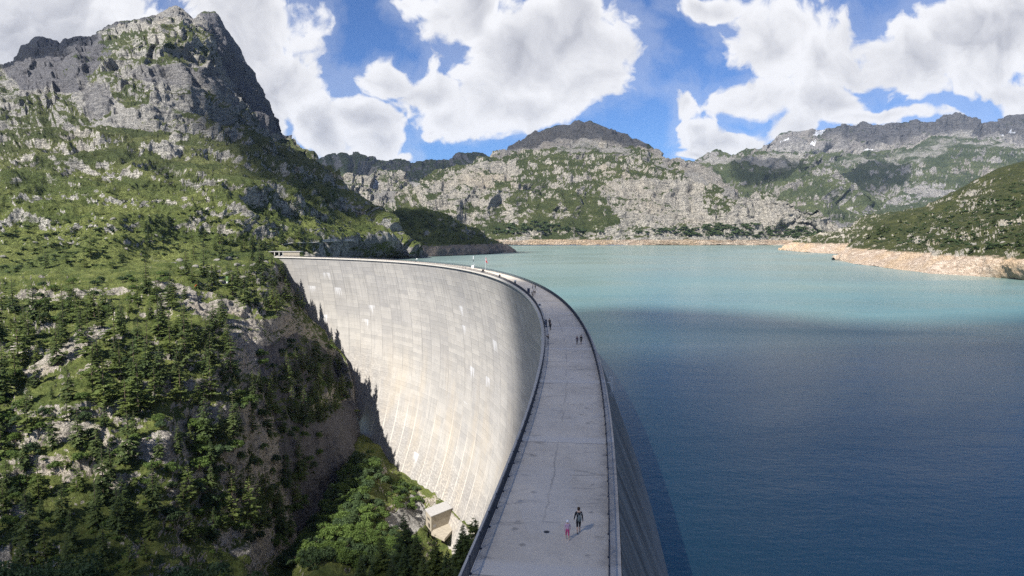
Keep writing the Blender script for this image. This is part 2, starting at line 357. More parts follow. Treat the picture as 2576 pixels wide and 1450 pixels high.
def mk_deck():
    m, t = newmat('deck_concrete'); uv = t.n('ShaderNodeUVMap').outputs[0]
    sx = t.n('ShaderNodeSeparateXYZ', {0: uv}); s_, x_ = sx.outputs[0], sx.outputs[1]
    wob = t.m('MULTIPLY', t.m('SUBTRACT', t.noise(uv, .5, 4), .5), .5)
    q = t.m('DIVIDE', t.m('ADD', s_, t.m('MULTIPLY', x_, .0)), 26.5); fr = t.m('MULTIPLY', t.m('FRACT', q), 26.5)
    fr = t.m('ADD', fr, t.m('MULTIPLY', wob, .9))
    strip = t.m('MULTIPLY', t.ss(fr, .12, .45), t.ss(fr, 1.6, 2.6, 1, 0))
    jline = t.m('MULTIPLY', t.ss(t.m('ABSOLUTE', t.m('SUBTRACT', fr, .25)), .03, .10, 1, 0), 1.0)
    xc = t.m('ADD', x_, t.m('MULTIPLY', t.m('SUBTRACT', t.noise(t.v('MULTIPLY', uv, (.4, .4, 1)), 1.0, 6, .6), .5), .9))
    cen = t.m('MULTIPLY', t.ss(t.m('ABSOLUTE', t.m('SUBTRACT', xc, 3.75)), .03, .11, 1, 0), t.ss(t.noise(t.v('MULTIPLY', uv, (.08, .01, 1)), 1.0, 3), .42, .55))
    big = t.noise(uv, .12, 5, .6); mid = t.noise(uv, .9, 7, .65); fine = t.noise(uv, 7.0, 5, .7)
    wat = t.noise(t.v('MULTIPLY', uv, (.7, .22, 1)), 1.0, 7, .68, 1.2)
    c = t.mix(t.ss(big, .35, .65), (.53, .465, .375), (.67, .59, .48))
    c = t.mix(t.ss(mid, .5, .72, 0, .35), c, (.315, .287, .25)); c = t.mix(t.ss(mid, .48, .3, 0, .3), c, (.56, .515, .45))
    c = t.mix(t.ss(wat, .56, .68, 0, .65), c, (.17, .155, .135))
    edge = t.m('MAXIMUM', t.ss(x_, 1.3, .1), t.ss(x_, 7.3, 8.4)); c = t.mix(t.m('MULTIPLY', edge, t.ss(mid, .35, .6, .1, .5)), c, (.19, .185, .18))
    pit = t.n('ShaderNodeTexVoronoi', {'Vector': uv, 'Scale': .42, 'Randomness': 1.0}).outputs['Distance']
    c = t.mix(t.m('MULTIPLY', t.ss(t.m('ADD', pit, t.m('MULTIPLY', fine, .16)), .14, .22, 1, 0), .6), c, (.11, .105, .10))
    pat = t.n('ShaderNodeTexVoronoi', {'Vector': t.v('MULTIPLY', uv, (.16, .3, 1)), 'Scale': 1.0}).outputs['Color']
    pv = t.n('ShaderNodeSeparateXYZ', {0: pat}).outputs[0]
    c = t.mix(t.m('MULTIPLY', t.ss(pv, .7, .8), .4), c, (.58, .535, .47))
    c = t.mix(t.m('MULTIPLY', strip, .85), c, (.60, .555, .49)); c = t.mix(t.m('MULTIPLY', jline, .7), c, (.13, .125, .12)); c = t.mix(t.m('MULTIPLY', cen, .45), c, (.12, .115, .11))
    c = t.mix(.16, c, t.mix(fine, (.24, .22, .19), (.64, .59, .52)))
    t.out(c, .8, t.m('ADD', mid, t.m('MULTIPLY', fine, .3)), .22, .12, .3); return m
def mk_water():
    m, t = newmat('lake_water'); p = t.pos()
    q = t.v('MULTIPLY', p, (1, 1, 0))
    big = t.noise(t.v('MULTIPLY', q, (.0022, .006, 0)), 1.0, 5, .55, .4)
    stq = t.noise(t.v('MULTIPLY', q, (.004, .022, 0)), 1.0, 5, .6, .2)
    c = t.mix(t.ss(big, .35, .68), (.068, .158, .175), (.112, .212, .210))
    c = t.mix(t.ss(stq, .54, .72, 0, .35), c, (.055, .130, .165))
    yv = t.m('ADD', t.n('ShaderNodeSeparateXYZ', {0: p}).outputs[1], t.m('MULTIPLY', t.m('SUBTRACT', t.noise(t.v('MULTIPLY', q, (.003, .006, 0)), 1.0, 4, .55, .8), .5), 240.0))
    c = t.mix(t.ss(yv, 255, 90, 0, .8), c, (.036, .128, .180))        # cloud shade painted in: darker, bluer water near the dam, paler farther out
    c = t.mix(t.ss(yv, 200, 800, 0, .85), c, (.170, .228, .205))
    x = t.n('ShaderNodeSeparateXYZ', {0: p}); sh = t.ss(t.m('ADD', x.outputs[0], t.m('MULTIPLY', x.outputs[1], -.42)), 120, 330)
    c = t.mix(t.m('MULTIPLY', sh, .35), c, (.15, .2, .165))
    w1 = t.noise(t.v('MULTIPLY', q, (.55, .9, 0)), 1.0, 4, .6); w2 = t.noise(t.v('MULTIPLY', q, (.06, .11, 0)), 1.0, 4, .55)
    patch = t.ss(t.noise(t.v('MULTIPLY', q, (.005, .011, 0)), 1.0, 4, .5, .6), .38, .66)
    h = t.m('ADD', t.m('MULTIPLY', w1, .16), t.m('MULTIPLY', w2, .5))
    rg = t.m('ADD', .22, t.m('MULTIPLY', patch, .12))
    b = t.out(c, rg, h, .45, 1.0, .24, IOR=1.33); return m
def mk_leaf(name, a, b, c2, trans=.3, sc=.6):
    m, t = newmat(name); p = t.pos(); oi = t.n('ShaderNodeObjectInfo').outputs['Random']
    n = t.noise(p, sc, 3); n2 = t.noise(p, .06, 2)
    c = t.mix(t.ss(n, .3, .7), a, b); c = t.mix(t.m('MULTIPLY', oi, .6), c, c2); c = t.mix(t.ss(n2, .4, .7, 0, .4), c, tuple(x*.6 for x in a))
    d = t.n('ShaderNodeBsdfPrincipled', {'Base Color': c, 'Roughness': .65, 'Specular IOR Level': .25}); tr = t.n('ShaderNodeBsdfTranslucent', {'Color': c})
    mx = t.n('ShaderNodeMixShader', {0: trans, 1: d.outputs[0], 2: tr.outputs[0]})
    t.n('ShaderNodeOutputMaterial', {'Surface': mx.outputs[0]}); return m
M = {}
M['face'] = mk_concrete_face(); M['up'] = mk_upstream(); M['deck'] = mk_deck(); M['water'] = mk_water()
M['near'] = mk_terrain('hillside_ground', 11.0, band=False, rock=((.12, .11, .105), (.47, .43, .37)), grass=((.080, .106, .028), (.155, .178, .050), (.185, .178, .07)), strata=.8)
M['slope'] = mk_terrain('alpine_slope', 26.0, rthr=.64, rock=((.10, .10, .10), (.42, .40, .355)), grass=((.066, .088, .026), (.128, .148, .046), (.165, .16, .068)), band=True)
M['peak'] = mk_terrain('peak_rock', 45.0, rock=((.075, .078, .085), (.43, .41, .365)), grass=((.060, .076, .030), (.112, .124, .048), (.15, .142, .066)), rthr=.60)
M['mid'] = mk_terrain('granite_mountain', 60.0, rthr=.60, bd=.24, rock=((.12, .12, .118), (.52, .485, .42)), grass=((.058, .078, .026), (.105, .122, .042), (.14, .138, .06)), band=True)
M['far'] = mk_terrain('far_mountain', 170.0, rthr=.70, rock=((.11, .11, .118), (.37, .355, .335)), grass=((.058, .078, .034), (.100, .118, .050), (.135, .136, .07)), bump=1.0, strata=1.3)
M['shore'] = mk_terrain('shore_rock', 14.0, rthr=.58, rock=((.13, .12, .11), (.46, .425, .36)), grass=((.040, .052, .018), (.078, .086, .030), (.115, .105, .05)), band=True)
M['spruce'] = mk_leaf('spruce_needles', (.046, .076, .029), (.104, .146, .047), (.108, .134, .042), .32)
M['larch'] = mk_leaf('larch_needles', (.086, .126, .034), (.166, .208, .058), (.142, .17, .046), .42)
M['leaf'] = mk_leaf('alder_leaves', (.066, .112, .026), (.145, .208, .050), (.10, .155, .034), .4)
M['leafb'] = mk_leaf('dark_shrub_leaves', (.036, .066, .026), (.076, .118, .044), (.06, .09, .030), .3)
M['bark'] = plain('bark', (.11, .08, .06), .9, .4, 5)
M['steel'] = plain('dark_blue_steel', (.035, .042, .06), .45, .2, 3, .3)
M['conc'] = plain('pale_concrete', (.46, .44, .40), .85, .25, .6)
M['conc2'] = plain('grey_concrete', (.32, .31, .30), .85, .3, .8)
M['iron'] = plain('dark_iron', (.05, .045, .04), .7, .3, 4)
M['white'] = plain('white_paint', (.78, .78, .77), .6, .08, 2)
M['black'] = plain('black_plastic', (.018, .018, .022), .5, .2, 3)
M['navy'] = plain('navy_panel', (.022, .03, .06), .4, .15, 2)
M['galv'] = plain('galvanised_steel', (.55, .56, .57), .5, .15, 6, .2)
M['aged'] = plain('aged_concrete', (.30, .265, .21), .9, .4, .5)
M['boulder'] = plain('pale_boulder', (.18, .17, .148), .9, .45, 1.4)

def mk_cloud():
    m, t = newmat('cloud_vapour'); e = t.attr('edge'); p = t.pos()
    n = t.noise(p, .004, 5, .6)
    op = t.ss(t.m('ADD', e, t.m('MULTIPLY', t.m('SUBTRACT', n, .5), .10)), .004, .055)
    op = t.m('MULTIPLY', op, t.attr('opac'))
    a = t.n('ShaderNodeBsdfTransparent'); d = t.n('ShaderNodeBsdfDiffuse', {'Color': (.9, .9, .92, 1)})
    mx = t.n('ShaderNodeMixShader', {0: op, 1: a.outputs[0], 2: d.outputs[0]})
    t.n('ShaderNodeOutputMaterial', {'Surface': mx.outputs[0]}); return m
M['cloud'] = mk_cloud()
# ------------------------------------------------------------------ the dam
CRP = [(1174.4,1450),(1191.7,1418.7),(1218.4,1358),(1238,1305),(1255.5,1259),(1272.7,1217),(1285.7,1182),(1306,1121),(1323.8,1071),(1340,1019),(1356.4,964.5),(1366.5,903.6),(1369.5,864),(1370,841),(1368.5,822.5),(1366,805),(1361,793),(1352,774.5),(1337.5,755),(1323,739.5),(1303,724.7),(1283.6,712.4),(1254,700),(1215,688.3),(1157,675.5),(1108,668),(1059,662.6),(1010,659),(947,655),(850.5,651),(773,648.3),(707,647)]
cp = ground([a for a, b in CRP], [b for a, b in CRP], 0.0)[:, :2]
tt = np.concatenate([[0], np.cumsum(np.linalg.norm(np.diff(cp, axis=0), axis=1))])
wts = 1/np.clip(cp[:, 1]/90, .6, 5)
ku = tt/tt[-1]
fx = np.polynomial.Polynomial.fit(ku, cp[:, 0], 7, w=wts); fy = np.polynomial.Polynomial.fit(ku, cp[:, 1], 5, w=wts)
uu = np.linspace(0, 1, 800); raw = np.stack([fx(uu), fy(uu)], 1)
d0 = raw[0]-raw[12]; d0 /= np.linalg.norm(d0); d1 = raw[-1]-raw[-12]; d1 /= np.linalg.norm(d1)
raw = np.concatenate([[raw[0]+d0*k for k in np.arange(60, 0, -1.0)], raw, [raw[-1]+d1*k for k in np.arange(1, 26, 1.0)]])
arc = np.concatenate([[0], np.cumsum(np.linalg.norm(np.diff(raw, axis=0), axis=1))])-60.0
SA, SB = arc[0], arc[-1]
ker = np.hanning(41); ker /= ker.sum()
def crest(s):
    s = np.asarray(s, float); return np.stack([np.interp(s, arc, raw[:, 0]), np.interp(s, arc, raw[:, 1])], -1)
def cnorm(s):                                   # unit normal, upstream (to the lake)
    s = np.asarray(s, float); t = crest(np.minimum(s+4, SB))-crest(np.maximum(s-4, SA)); t /= np.linalg.norm(t, axis=-1)[..., None]
    return np.stack([t[..., 1], -t[..., 0]], -1)
def on_crest(s, x, z=0.0):
    p = crest(s)+cnorm(s)*np.asarray(x, float)[..., None] if np.ndim(x) else crest(s)+cnorm(s)*x
    return np.concatenate([p, np.broadcast_to(np.asarray(z, float), p.shape[:-1])[..., None]], -1)
def crest_at(px, py, z=0.0):                    # nearest arc position and offset for a point of the deck seen in the photo
    g = ground(px, py, z)[:2]; ss = np.arange(SA, SB, .25); i = np.argmin(np.linalg.norm(crest(ss)-g, axis=1)); s = ss[i]
    return s, float(np.dot(g-crest(s), cnorm(s)))
def dd(t): return .30*t-.0024*t*t                # downstream face, metres upstream of the railing line
def du(t): return 9.0+dd(t)+.12*t+.0006*t*t
ss = np.arange(SA, SB+.1, 2.0); ts = np.concatenate([[.45], np.arange(2.5, 190, 2.5)])
SG, TG = np.meshgrid(ss, ts, indexing='ij')
def face_mesh(name, f, x0, mat, flip):
    C = crest(SG); N = cnorm(SG); off = f(TG)+x0
    P = np.concatenate([C+N*off[..., None], -TG[..., None]], -1).reshape(-1, 3)
    n, m = SG.shape; i = np.arange(n*m).reshape(n, m)
    F = np.stack([i[:-1, :-1], i[1:, :-1], i[1:, 1:], i[:-1, 1:]], -1).reshape(-1, 4)
    if flip: F = F[:, ::-1]
    return P, F, np.stack([SG.ravel(), TG.ravel()], 1)
dam = empty('arch_dam', tuple(crest(200.0))+(0.0,))
tag(dam, 'tall curved pale concrete arch dam with a walkable crest between lake and gorge', 'dam')
DINV = Matrix.Translation(dam.location).inverted()
def dpart(o): o.parent = dam; o.matrix_parent_inverse = DINV; return o
FP, FF, FUV = face_mesh('dam_face', dd, 0.0, None, True)
fpx, fpy = project(FP)
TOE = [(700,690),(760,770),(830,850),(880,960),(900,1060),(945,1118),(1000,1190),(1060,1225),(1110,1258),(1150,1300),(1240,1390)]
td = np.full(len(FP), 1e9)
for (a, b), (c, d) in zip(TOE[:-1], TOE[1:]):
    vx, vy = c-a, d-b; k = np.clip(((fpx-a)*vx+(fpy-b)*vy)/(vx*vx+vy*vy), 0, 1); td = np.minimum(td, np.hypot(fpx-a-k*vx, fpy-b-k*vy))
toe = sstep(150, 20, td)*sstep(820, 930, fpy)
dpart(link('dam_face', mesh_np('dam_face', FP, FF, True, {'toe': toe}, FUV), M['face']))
UP_, UF_, UUV = face_mesh('upstream', du, 0.0, None, False)
dpart(link('upstream_face', mesh_np('upstream_face', UP_, UF_, True, None, UUV), M['up']))
def sweep(name, prof, mat, step=2.0, s0=None, s1=None, parent=True, uvx=None):
    s = np.arange(SA if s0 is None else s0, (SB if s1 is None else s1)+.01, step); k = len(prof)
    P = np.concatenate([on_crest(s, np.full(len(s), x), z)[:, None] for x, z in prof], 1)
    i = np.arange(len(s)*k).reshape(len(s), k); j = np.roll(i, -1, 1)
    F = np.stack([i[:-1], j[:-1], j[1:], i[1:]], -1).reshape(-1, 4)[:, ::-1]
    uv = np.stack([np.repeat(s, k), np.tile([x for x, z in prof], len(s))], 1)
    o = link(name, mesh_np(name, P.reshape(-1, 3), F, False, None, uv), mat)
    return dpart(o) if parent else o
sweep('roadway', [(-.10, -.6), (-.10, 0), (8.45, 0), (8.45, -.6)], M['deck'])
sweep('coping', [(-.62, -.62), (-.62, -.012), (-.102, -.012), (-.102, -.62)], M['conc'])
sweep('parapet_kerb', [(8.453, -.75), (8.453, .16), (9.12, .16), (9.12, -.75)], M['deck'])
def disc(name, px, py, r, mat, ring=None):
    g = ground(px, py, .004); b = MB(); b.lathe((0, 0, 0), [(r, -.02), (r, .0), (r*.96, .006)], 20, 0)
    if ring: b.lathe((0, 0, -.003), [(r*1.28, -.02), (r*1.28, .0)], 20, 1)
    o = b.build(name, [mat, M['conc']]); o.location = tuple(g); dpart(o); return o
disc('manhole_cover', 1375, 1338.5, .20, M['black'], True); disc('manhole_cover', 1309, 1261, .19, M['conc2'], True)
disc('drain_grate', 1447, 884, .30, M['conc2']); disc('drain_grate', 1446, 871.5, .3, M['conc2']); disc('drain_grate', 1383, 742, 1.1, M['conc2'])
# ------------------------------------------------------------------ lofted terrain
def interp_curve(c, pxs, smooth=0, jag=0.0):
    c = sorted(c); x = [a[0] for a in c]; py = np.interp(pxs, x, [a[1] for a in c]); Y = np.interp(pxs, x, [a[2] for a in c])
    if jag:
        q = np.stack([pxs, pxs*0+3.3, pxs*0], 1); py = py-jag*(fbm(q, 22.0, 5, .66, 5, True)-.1)
    if smooth:
        k = np.hanning(smooth+2); k /= k.sum(); pad = smooth
        f = lambda v: np.convolve(np.pad(v, pad, mode='reflect', reflect_type='odd'), k, 'same')[pad:-pad]
        py, Y = f(py), f(Y)
    return pt(pxs, py, Y)
LAY = {}
def loft(name, curves, px0, px1, ncol, rows, back, mat, amp, scale, seed, terr=0.0, terrL=20.0, edge=(.35, .4), smooth=15, rock=(.30, .55), rbias=0.0, ridge_sm=0, masks=(), jit=1.0, jag=0.0, ribs=None, octv=7):
    pxs = np.linspace(px0, px1, ncol)
    K = [interp_curve(c, pxs, smooth if i < len(curves)-1 else ridge_sm, jag if i == len(curves)-1 else 0) for i, c in enumerate(curves)]
    top = K[-1]; hd = top.copy(); hd[:, 2] = 0; hd /= np.linalg.norm(hd, axis=1)[:, None]
    nb = len(K)
    for dist, drop in back: K.append(top+hd*dist+np.array([0, 0, -drop]))
    K = np.array(K); n = len(K); out = []; rid = []
    rr = list(rows)+[6]*len(back); tot = sum(rows); acc = 0
    for k in range(n-1):
        a, b = K[k], K[k+1]; pa = K[max(k-1, 0)]; pb = K[min(k+2, n-1)]
        ta = (b-pa)*.30; tb = (pb-a)*.30
        if k+1 == nb-1: tb = (b-a)*.4
        if k == nb-1: ta = (b-a)*.5
        R = rr[k]
        for i in range(R):
            t = i/R; h = t*t*(3-2*t)
            out.append(a*(2*t**3-3*t*t+1)+b*(3*t*t-2*t**3)+ta*(t**3-2*t*t+t)+tb*(t**3-t*t))
            rid.append((acc+i)/tot if k < nb-1 else 1.0)
        acc += R
    out.append(K[-1]); rid.append(1.0); rid = np.array(rid)
    G = np.array(out); R_, C_ = G.shape[:2]
    du_ = np.gradient(G, axis=1); dv_ = np.gradient(G, axis=0)
    N = np.cross(du_, dv_); N /= np.linalg.norm(N, axis=2)[..., None]+1e-9
    P = G.reshape(-1, 3).copy(); Nf = N.reshape(-1, 3)
    bpx, bpy_ = project(P)
    rv = np.repeat(rid, C_); tot_r = tot
    att = np.minimum(1, edge[0]+(1-edge[0])*sstep(0, .12, rv))*np.minimum(1, edge[1]+(1-edge[1])*sstep(0, .10, np.where(rv >= 1, 0, 1-rv)))
    n1 = fbm(P, (scale, scale, scale*.8), octv, .54, seed)
    n2 = fbm(P, (scale*.5, scale*.5, scale*1.8), octv-2, .52, seed+31, True)
    big = fbm(P, scale*2.5, 3, .5, seed+77)
    D = amp*(1.0*n1+.75*n2*(.5+np.clip(big+.4, 0, 1)))
    P += Nf*(D*att)[:, None]
    if ribs:                                     # gullies and buttresses running down the slope
        wq = fbm(P, scale*2.0, 3, .5, seed+21)*.9; q = np.stack([bpx/ribs[1]+wq, bpy_/(ribs[1]*2.6)+wq*.6, bpx*0+seed], 1)
        rb = fbm(q, 1.0, 4, .5, seed+23, True); hv = P*[1, 1, 0]; hv /= np.linalg.norm(hv, axis=1)[:, None]
        P -= hv*(ribs[0]*rb*att*sstep(ribs[2], ribs[2]+.25, rv))[:, None]
    if terr:
        wv = (P[:, 2]+P[:, 0]*.12*(1 if seed % 2 else -1))/terrL+1.2*n1+.8*big
        fr = wv-np.floor(wv); st = np.clip((fr-.5)*2.6+.5, 0, 1)-fr
        am = sstep(-.25, .35, fbm(P, scale*1.7, 3, .5, seed+55))
        P[:, 2] += st*terrL*terr*am*att
        P += Nf*((fbm(P, scale*.16, 4, .58, seed+9, True)*amp*.15+fbm(P, scale*.07, 3, .55, seed+3)*amp*.08)*att)[:, None]
    G2 = P.reshape(R_, C_, 3)
    N2 = np.cross(np.gradient(G2, axis=1), np.gradient(G2, axis=0)); N2 /= np.linalg.norm(N2, axis=2)[..., None]+1e-9
    slope = 1-np.abs(N2[..., 2]).ravel()
    rk = sstep(rock[0], rock[1], slope+.16*fbm(P, scale*.5, 4, .55, seed+5))*.8+rbias+.1*big
    A = {'rock': rk, 'scree': np.zeros(len(P)), 'snow': np.zeros(len(P)), 'dark': np.zeros(len(P))}
    jx = bpx+fbm(P, scale*.8, 5, .55, seed+13)*24*jit; jy = bpy_+fbm(P, scale*.8, 5, .55, seed+17)*16*jit
    for kind, val, poly in masks:
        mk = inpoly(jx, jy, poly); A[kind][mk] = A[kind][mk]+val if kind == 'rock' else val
    i = np.arange(R_*C_).reshape(R_, C_)
    F = np.stack([i[:-1, :-1], i[:-1, 1:], i[1:, 1:], i[1:, :-1]], -1).reshape(-1, 4)
    o = link(name, mesh_np(name, P, F, True, A), mat); tag(o, kind='structure')
    sx, sy = project(P); front = np.repeat(np.arange(R_) < sum(rows), C_)
    LAY[name] = dict(P=P, px=sx, py=sy, N=N2.reshape(-1, 3), front=front, rock=rk, slope=slope, o=o)
    return o
def pick(layer, px, py):
    L = LAY[layer]; d = (L['px']-px)**2+(L['py']-py)**2+np.where(L['front'], 0, 1e9)
    idx = np.argsort(d)[:6]; return L['P'][idx[np.argmin(L['P'][idx, 1])]]
_fn = np.zeros_like(FP); _fn[:, :2] = -cnorm(FUV[:, 0]); FVIS = (_fn*(np.array([0, 0, HC])-FP)).sum(1) > 0
def faceY(px, py):
    d = (fpx-px)**2+(fpy-py)**2+np.where(FVIS, 0, 1e9); i = np.argsort(d)[:3]; return float(FP[i, 1].min())
B3 = [(30, 12), (90, 60)]
# wooded hillside in front of the left end of the dam
def fy_(x, y, d): return (x, y, faceY(x, y)-d)
loft('hillside', [
 [(-180,1600,190),(300,1590,200),(600,1530,235),(700,1500,285),(760,1470,340),(820,1420,395),(897,1260,450)],
 [(-180,1300,232),(200,1280,240),(400,1270,252),(550,1290,280),(700,1270,352),(760,1250,392),(820,1205,425),(870,1160,450),fy_(897,1140,16)],
 [(-180,1100,262),(200,1055,272),(400,1035,290),(600,1025,335),(720,1060,392),(800,1075,432),(850,1085,455),fy_(897,1092,13)],
 [(-180,900,312),(100,880,318),(300,850,338),(500,850,360),(650,842,410),(760,880,490),fy_(840,950,14),fy_(897,1062,12)],
 [(-180,780,385),(200,765,402),(380,745,412),(480,748,418),(600,800,418),(700,790,462),(770,820,530),fy_(840,890,10),fy_(897,1047,11)],
 [(-180,745,398),(200,735,412),(400,712,430),(560,718,465),(660,728,500),fy_(740,765,9),fy_(830,867,8),fy_(897,1044,11)],
 [(-180,690,450),(200,680,470),(400,664,495),(560,654,525),(640,648,560),(690,658,560),fy_(707,692,3),fy_(740,738,3),fy_(762,772,3),fy_(790,817,4),fy_(830,857,6),fy_(868,902,8),fy_(886,960,10),fy_(893,1020,10),fy_(897,1042,10)]],
 -180, 897, 560, [60, 70, 70, 55, 30, 45], [(8, 14), (25, 90)], M['near'], 6.0, 34.0, 11, .55, 13.0, edge=(1, .35), rock=(.28, .52), rbias=.02, smooth=21,
 masks=[('rock', .55, [(480,770),(590,760),(700,905),(660,920),(560,860)]), ('rock', .6, [(60,945),(240,830),(285,835),(240,900),(90,985)]), ('rock', .6, [(380,720),(470,730),(560,800),(520,830),(400,770)]), ('dark', 1.7, [(640,880),(740,840),(880,930),(740,1060),(900,1000),(900,1180),(760,1380),(700,1250)]), ('rock', .8, [(760,1060),(900,990),(900,1220),(740,1400),(690,1330)]), ('rock', .6, [(520,1320),(700,1370),(650,1440),(520,1400)]), ('rock', .5, [(355,1130),(470,1070),(450,1150),(370,1200)]), ('rock', .5, [(575,880),(690,930),(660,960),(585,930)])])  # the dark mask puts the gorge cliff's shade into its rock colour
# floor and far flank of the gorge, up to the toe of the dam
TP = [(845,1212),(870,1137),(900,1113),(945,1120),(1000,1190),(1060,1226),(1110,1259),(1150,1302),(1240,1390)]
loft('gorge', [
 [(540,1620,200),(800,1560,220),(1000,1540,250),(1260,1500,290)],
 [(540,1500,270),(700,1455,285),(850,1400,305),(1000,1380,330),(1090,1400,360),(1260,1450,340)],
 [(540,1480,300),(700,1428,322),(800,1312,366),(850,1252,388),(900,1200,408),(1000,1262,412),(1090,1345,402),(1140,1345,402),(1260,1420,395)],
 [(540,1475,320),(640,1455,330),(700,1422,342),(760,1371,362),(800,1302,384)]+[(x, y, faceY(x, y)+(2 if x > 930 else -22)) for x, y in TP]+[(1260,1410,faceY(1240,1390))]],
 540, 1260, 300, [30, 60, 70], [(14, -1), (45, 4)], M['near'], 5.0, 26.0, 23, .35, 9.0, edge=(1, .3), rock=(.34, .58), smooth=15,
 masks=[('scree', .75, [(970,1310),(1010,1270),(1060,1250),(1075,1300),(1050,1345),(985,1345)])])
# shaded bank under the viewpoint
loft('near_bank', [
 [(-260,2300,42),(600,2150,52),(1290,1900,66)], [(-260,1750,76),(600,1680,96),(1290,1600,105)],
 [(-260,1540,115),(600,1530,130),(900,1500,145),(1100,1470,155),(1290,1440,165)]],
 -260, 1290, 200, [40, 40], [(25, 30), (60, 110)], M['near'], 2.5, 16.0, 29, 0, smooth=21)
# big mountain on the left
SKY1 = [(-200,230,2050),(-60,200,2030),(0,189,2000),(17,174,2000),(39,169,2000),(57,176,2000),(67,183,2010),(72,148,2010),(78,113,2010),(89,101,2010),(109,104,2020),(139,111,2030),(153,120,2040),(161,107,2040),(196,102,2060),(239,101,2080),(248,87,2080),(266,74,2090),(300,63,2100),(340,60,2110),(374,52,2120),(407,41,2130),(420,30,2130),(444,25,2130),(457,30,2140),(470,44,2150),(486,59,2160),(501,46,2170),(518,37,2180),(540,38,2200),(551,52,2210),(566,78,2220),(583,104,2220),(605,131,2220),(618,165,2200),(631,200,2160),(653,231,2090),(670,270,2010),(684,300,1930),(701,340,1810),(718,370,1720),(758,392,1540),(788,414,1430),(806,429,1370),(827,453,1280),(839,465,1230),(863,472,1170),(880,486,1120),(900,524,1065),(918,548,1050),(949,572,1025),(990,600,1003),(1020,625,1000),(1040,643,1003)]
loft('mountain_left', [
 [(-200,712,430),(200,702,455),(400,690,480),(560,680,510),(640,674,535),(690,670,560),(730,664,590),(780,659,640),(830,657,760),(900,656,880),(986,652.5,985),(1040,652.5,1000)],
 [(-200,640,490),(300,630,520),(600,612,600),(700,610,660),(800,609,760),(900,607,860),(960,606,930),(1000,622,960),(1040,650,990)],
 [(-200,560,560),(300,535,590),(600,505,690),(800,525,880),(880,545,960),(960,592,980),(1000,614,985),(1040,648,995)],
 [(-200,460,690),(300,440,700),(600,430,830),(750,440,1020),(850,480,1090),(918,550,1040),(1000,609,990),(1040,646,1000)],
 [(-200,385,850),(100,370,850),(300,350,880),(500,335,980),(620,350,1120),(700,388,1330),(758,410,1390),(806,445,1300),(863,476,1160),(918,549,1045),(1000,608,995),(1040,645,1001)],
 [(-200,290,1120),(0,285,1120),(150,262,1150),(250,215,1150),(330,235,1100),(450,220,1130),(530,235,1220),(580,270,1400),(640,300,1640),(680,335,1700),(720,377,1640),(758,394,1520),(806,431,1360),(863,473,1170),(918,548.5,1048),(1000,607,998),(1040,644,1002)],
 [(-200,250,1450),(0,225,1450),(80,180,1540),(250,150,1500),(350,120,1450),(430,105,1420),(500,125,1500),(540,170,1680),(600,215,1900),(655,262,1970),(690,320,1860),(720,374,1680),(758,393,1530),(806,430,1366),(863,472.5,1170),(918,548.3,1049),(1000,606.5,1000),(1040,643.5,1003)],
 SKY1],
 -200, 1040, 760, [40, 60, 75, 75, 75, 70, 60], [(60, 40), (260, 220)], M['peak'], 30.0, 150.0, 41, .5, 46.0, edge=(.2, .22), rock=(.36, .60), rbias=.02, smooth=25, jag=8.0, ribs=(62, 100, .50),
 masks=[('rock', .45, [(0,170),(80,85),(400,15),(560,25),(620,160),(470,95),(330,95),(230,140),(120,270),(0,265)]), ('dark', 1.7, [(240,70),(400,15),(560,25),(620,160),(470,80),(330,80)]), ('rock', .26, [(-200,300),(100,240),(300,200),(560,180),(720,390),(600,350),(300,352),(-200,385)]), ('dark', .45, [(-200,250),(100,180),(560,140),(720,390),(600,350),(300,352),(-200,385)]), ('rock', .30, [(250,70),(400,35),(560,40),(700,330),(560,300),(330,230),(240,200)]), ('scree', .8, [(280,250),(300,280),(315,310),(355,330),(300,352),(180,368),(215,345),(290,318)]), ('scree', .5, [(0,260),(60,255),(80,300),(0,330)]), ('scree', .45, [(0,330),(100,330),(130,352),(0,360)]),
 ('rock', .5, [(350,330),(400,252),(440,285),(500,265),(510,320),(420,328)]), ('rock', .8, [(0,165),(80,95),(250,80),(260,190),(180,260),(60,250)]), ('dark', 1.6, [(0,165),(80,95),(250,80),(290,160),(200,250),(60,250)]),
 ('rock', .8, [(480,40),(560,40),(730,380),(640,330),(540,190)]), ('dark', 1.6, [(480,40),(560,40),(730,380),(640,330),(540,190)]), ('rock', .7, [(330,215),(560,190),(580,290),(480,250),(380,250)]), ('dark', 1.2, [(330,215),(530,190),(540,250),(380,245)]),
 ('rock', .7, [(200,220),(280,240),(305,310),(240,330),(190,280)]), ('dark', 1.1, [(200,220),(280,240),(305,310),(240,330)]), ('rock', .5, [(395,425),(430,372),(480,380),(450,425)]), ('dark', .9, [(860,610),(1040,620),(1060,660),(900,660)]), ('dark', .5, [(380,20),(500,20),(520,90),(400,80)]), ('rock', .5, [(380,20),(500,20),(520,90),(400,80)])])
